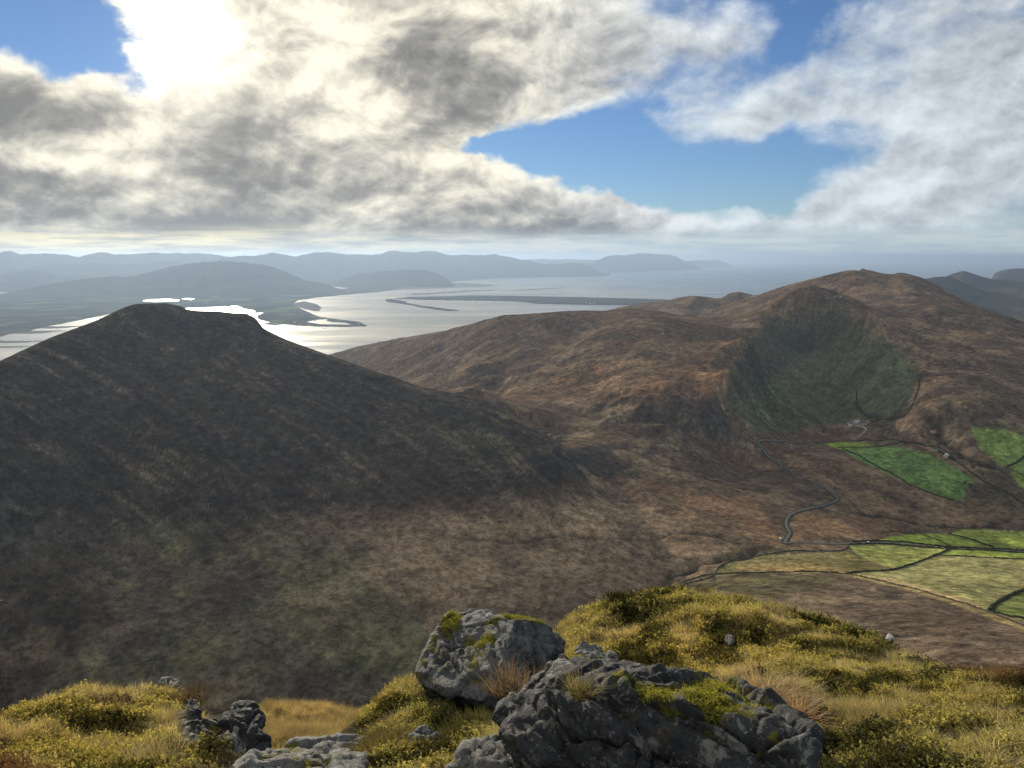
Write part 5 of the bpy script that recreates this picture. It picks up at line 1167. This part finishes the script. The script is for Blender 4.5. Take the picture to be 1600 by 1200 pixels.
idx = np.where((g2-g1*.6+rn*.3) > .62, rng.integers(7, 9, len(xs)), idx)
idx = np.where((-g2-g1*.4+rn*.35) > .56, rng.integers(11, 13, len(xs)), idx)
brown = sstep(pu, 1380, 1620)*.55*sstep(pv, 1150, 1060) + sstep(pu, 120, -40)*.45 + .12 + .08*sstep(pv, 1000, 930)*sstep(pu, 1250, 1350)*3
idx = np.where(brown+g1*.5-g3*.3 > .42+.35*rn, rng.integers(9, 11, len(xs)), idx)
scl = (.7+.6*rng.random(len(xs)))*np.clip(rv/7, .85, 1.35)*np.where((idx >= 7) & (idx < 9), .75, 1)
rot = np.stack([rng.normal(size=len(xs))*.16, rng.normal(size=len(xs))*.16+.05, rng.random(len(xs))*6.283], 1)
tv = np.clip((.92+.35*g1+.45*g2+.25*g3)*(.75+.5*rng.random(len(xs))), .3, 1.7); tint = np.stack([tv*(1+.10*g3), tv, tv*(1-.15*g3)], 1)
print('plants', len(xs))
instancer('grass', np.stack([xs, ys, zs-.012], 1), idx, scl, rot, tint, 'yellow green moss and short grass covering the summit')
NG = 15000; ag = np.radians(rng.uniform(-20.5, -8, NG)); rg_ = rng.uniform(13, 36, NG); gx, gy = np.sin(ag)*rg_, np.cos(ag)*rg_; gz = Zfg(gx, gy)
gt = np.clip(.9+.5*fbm(gx/1.5, gy/1.5, 3, 401), .5, 1.5)
instancer('grass', np.stack([gx, gy, gz-.03], 1), rng.integers(4, 9, NG), 1.5+1.2*rng.random(NG), np.stack([rng.normal(size=NG)*.2, rng.normal(size=NG)*.2, rng.random(NG)*6.283], 1), np.stack([gt*1.0, gt*.93, gt*.85], 1), 'golden winter grass on the slope below the gap')
# tufts that stand alone
mtb = {}
def tuft(u, v, r, n_, rad, l0, l1, label, c0, c1, dome=.35, wd=.0032, lean=1.0):
    p = pix_r(u, v, r); rg = np.random.default_rng(int(u*7+v)); VV, FF, HH = [], [], []
    for i in range(n_):
        V_, F_, H_ = blades(int(u)+i*13, 24, .03, l0, l1, wd, lean); a = rg.random(3); q = rad*math.sqrt(a[0]); an = a[1]*6.283
        o_ = np.array([q*math.cos(an), q*math.sin(an), -dome*q*q/rad]); b_ = len(VV)
        tx = np.array([math.cos(an), math.sin(an)])*(q/rad)*.6
        for x, y, z in V_: VV.append((x+o_[0]+tx[0]*z, y+o_[1]+tx[1]*z, z+o_[2]))
        HH += H_; FF += [tuple(k+b_ for k in f) for f in F_]
    o = mesh_np('grass_tuft', VV, FF, veg_mat('tuft_blade', c0, c1, .4), smooth=False, attrs={'hgt': ('FLOAT', HH), 'tint': ('FLOAT_COLOR', np.ones((len(VV), 3)))}); o.location = tuple(p)
    return setp(o, label, 'grass tuft', 'tufts among the rocks')
tuft(908, 1083, 2.68, 6, .035, .05, .12, 'straw coloured grass tuft growing on the dark boulder', (.22, .19, .08), (.32, .27, .13))
tuft(800, 1072, 3.9, 26, .12, .05, .15, 'reddish tuft between the leaning slab and the dark boulder', (.13, .09, .055), (.24, .18, .12))
tuft(740, 1140, 3.8, 60, .20, .05, .10, 'rounded olive grass mound below the leaning slab', (.11, .11, .035), (.20, .18, .06), .5)
tuft(608, 1168, 3.7, 60, .19, .05, .10, 'rounded golden grass mound at the bottom left of the rocks', (.17, .14, .045), (.28, .23, .08), .5)
tuft(1195, 1094, 3.4, 14, .13, .10, .2, 'bleached grass blades leaning out behind the dark boulder', (.40, .30, .19), (.5, .38, .26), wd=.005)
tuft(1235, 1122, 3.1, 8, .07, .06, .14, 'short bleached tuft against the right flank of the dark boulder', (.36, .24, .14), (.45, .33, .2), wd=.005)
tuft(300, 1090, 5.5, 16, .10, .06, .15, 'brown windblown tuft beside the stone on the left mound', (.12, .08, .04), (.20, .14, .07), lean=1.4)
# moss cushions on the rocks
for (ob, co2, no, mos), N_, lb in ((RA, 900, 'green moss on top of the dark boulder'), (RB, 420, 'green moss dots on the leaning slab')):
    c_ = np.nonzero((mos > .62) & (no[:, 2] > .3))[0]; 
    if len(c_) == 0: continue
    s_ = rng.choice(c_, min(N_, len(c_)), replace=False)
    instancer('moss', co2[s_]-.006*no[s_], rng.integers(0, 4, len(s_)), .22+.2*rng.random(len(s_)), rng.normal(size=(len(s_), 3))*.3, np.ones((len(s_), 3))*np.array([.75, .85, .5]), lb)
print('veg', time.time()-T0)
# ================================================================== HAZE
hm = bpy.data.materials.new('haze'); hm.use_nodes = True
hn = NT(hm.node_tree); hn.n.clear()
pv = hn.node('ShaderNodeVolumePrincipled'); pv.inputs['Color'].default_value = (0.37, 0.50, 0.72, 1); pv.inputs['Density'].default_value = 3.2e-5
pv.inputs['Anisotropy'].default_value = 0.45
ho = hn.node('ShaderNodeOutputMaterial'); hn.l.new(pv.outputs[0], ho.inputs['Volume'])
HX, HY0, HY1, HZ0, HZ1 = 210000, -2000, 205000, -760, 275
V = [(x, y, z) for z in (HZ0, HZ1) for y in (HY0, HY1) for x in (-HX, HX)]
F_ = [(0, 2, 3, 1), (4, 5, 7, 6), (0, 1, 5, 4), (2, 6, 7, 3), (0, 4, 6, 2), (1, 3, 7, 5)]
h_ = mesh_np('haze', V, F_, hm, smooth=False); setp(h_, 'pale sea haze filling the air', kind='stuff')
print('script done', time.time()-T0)
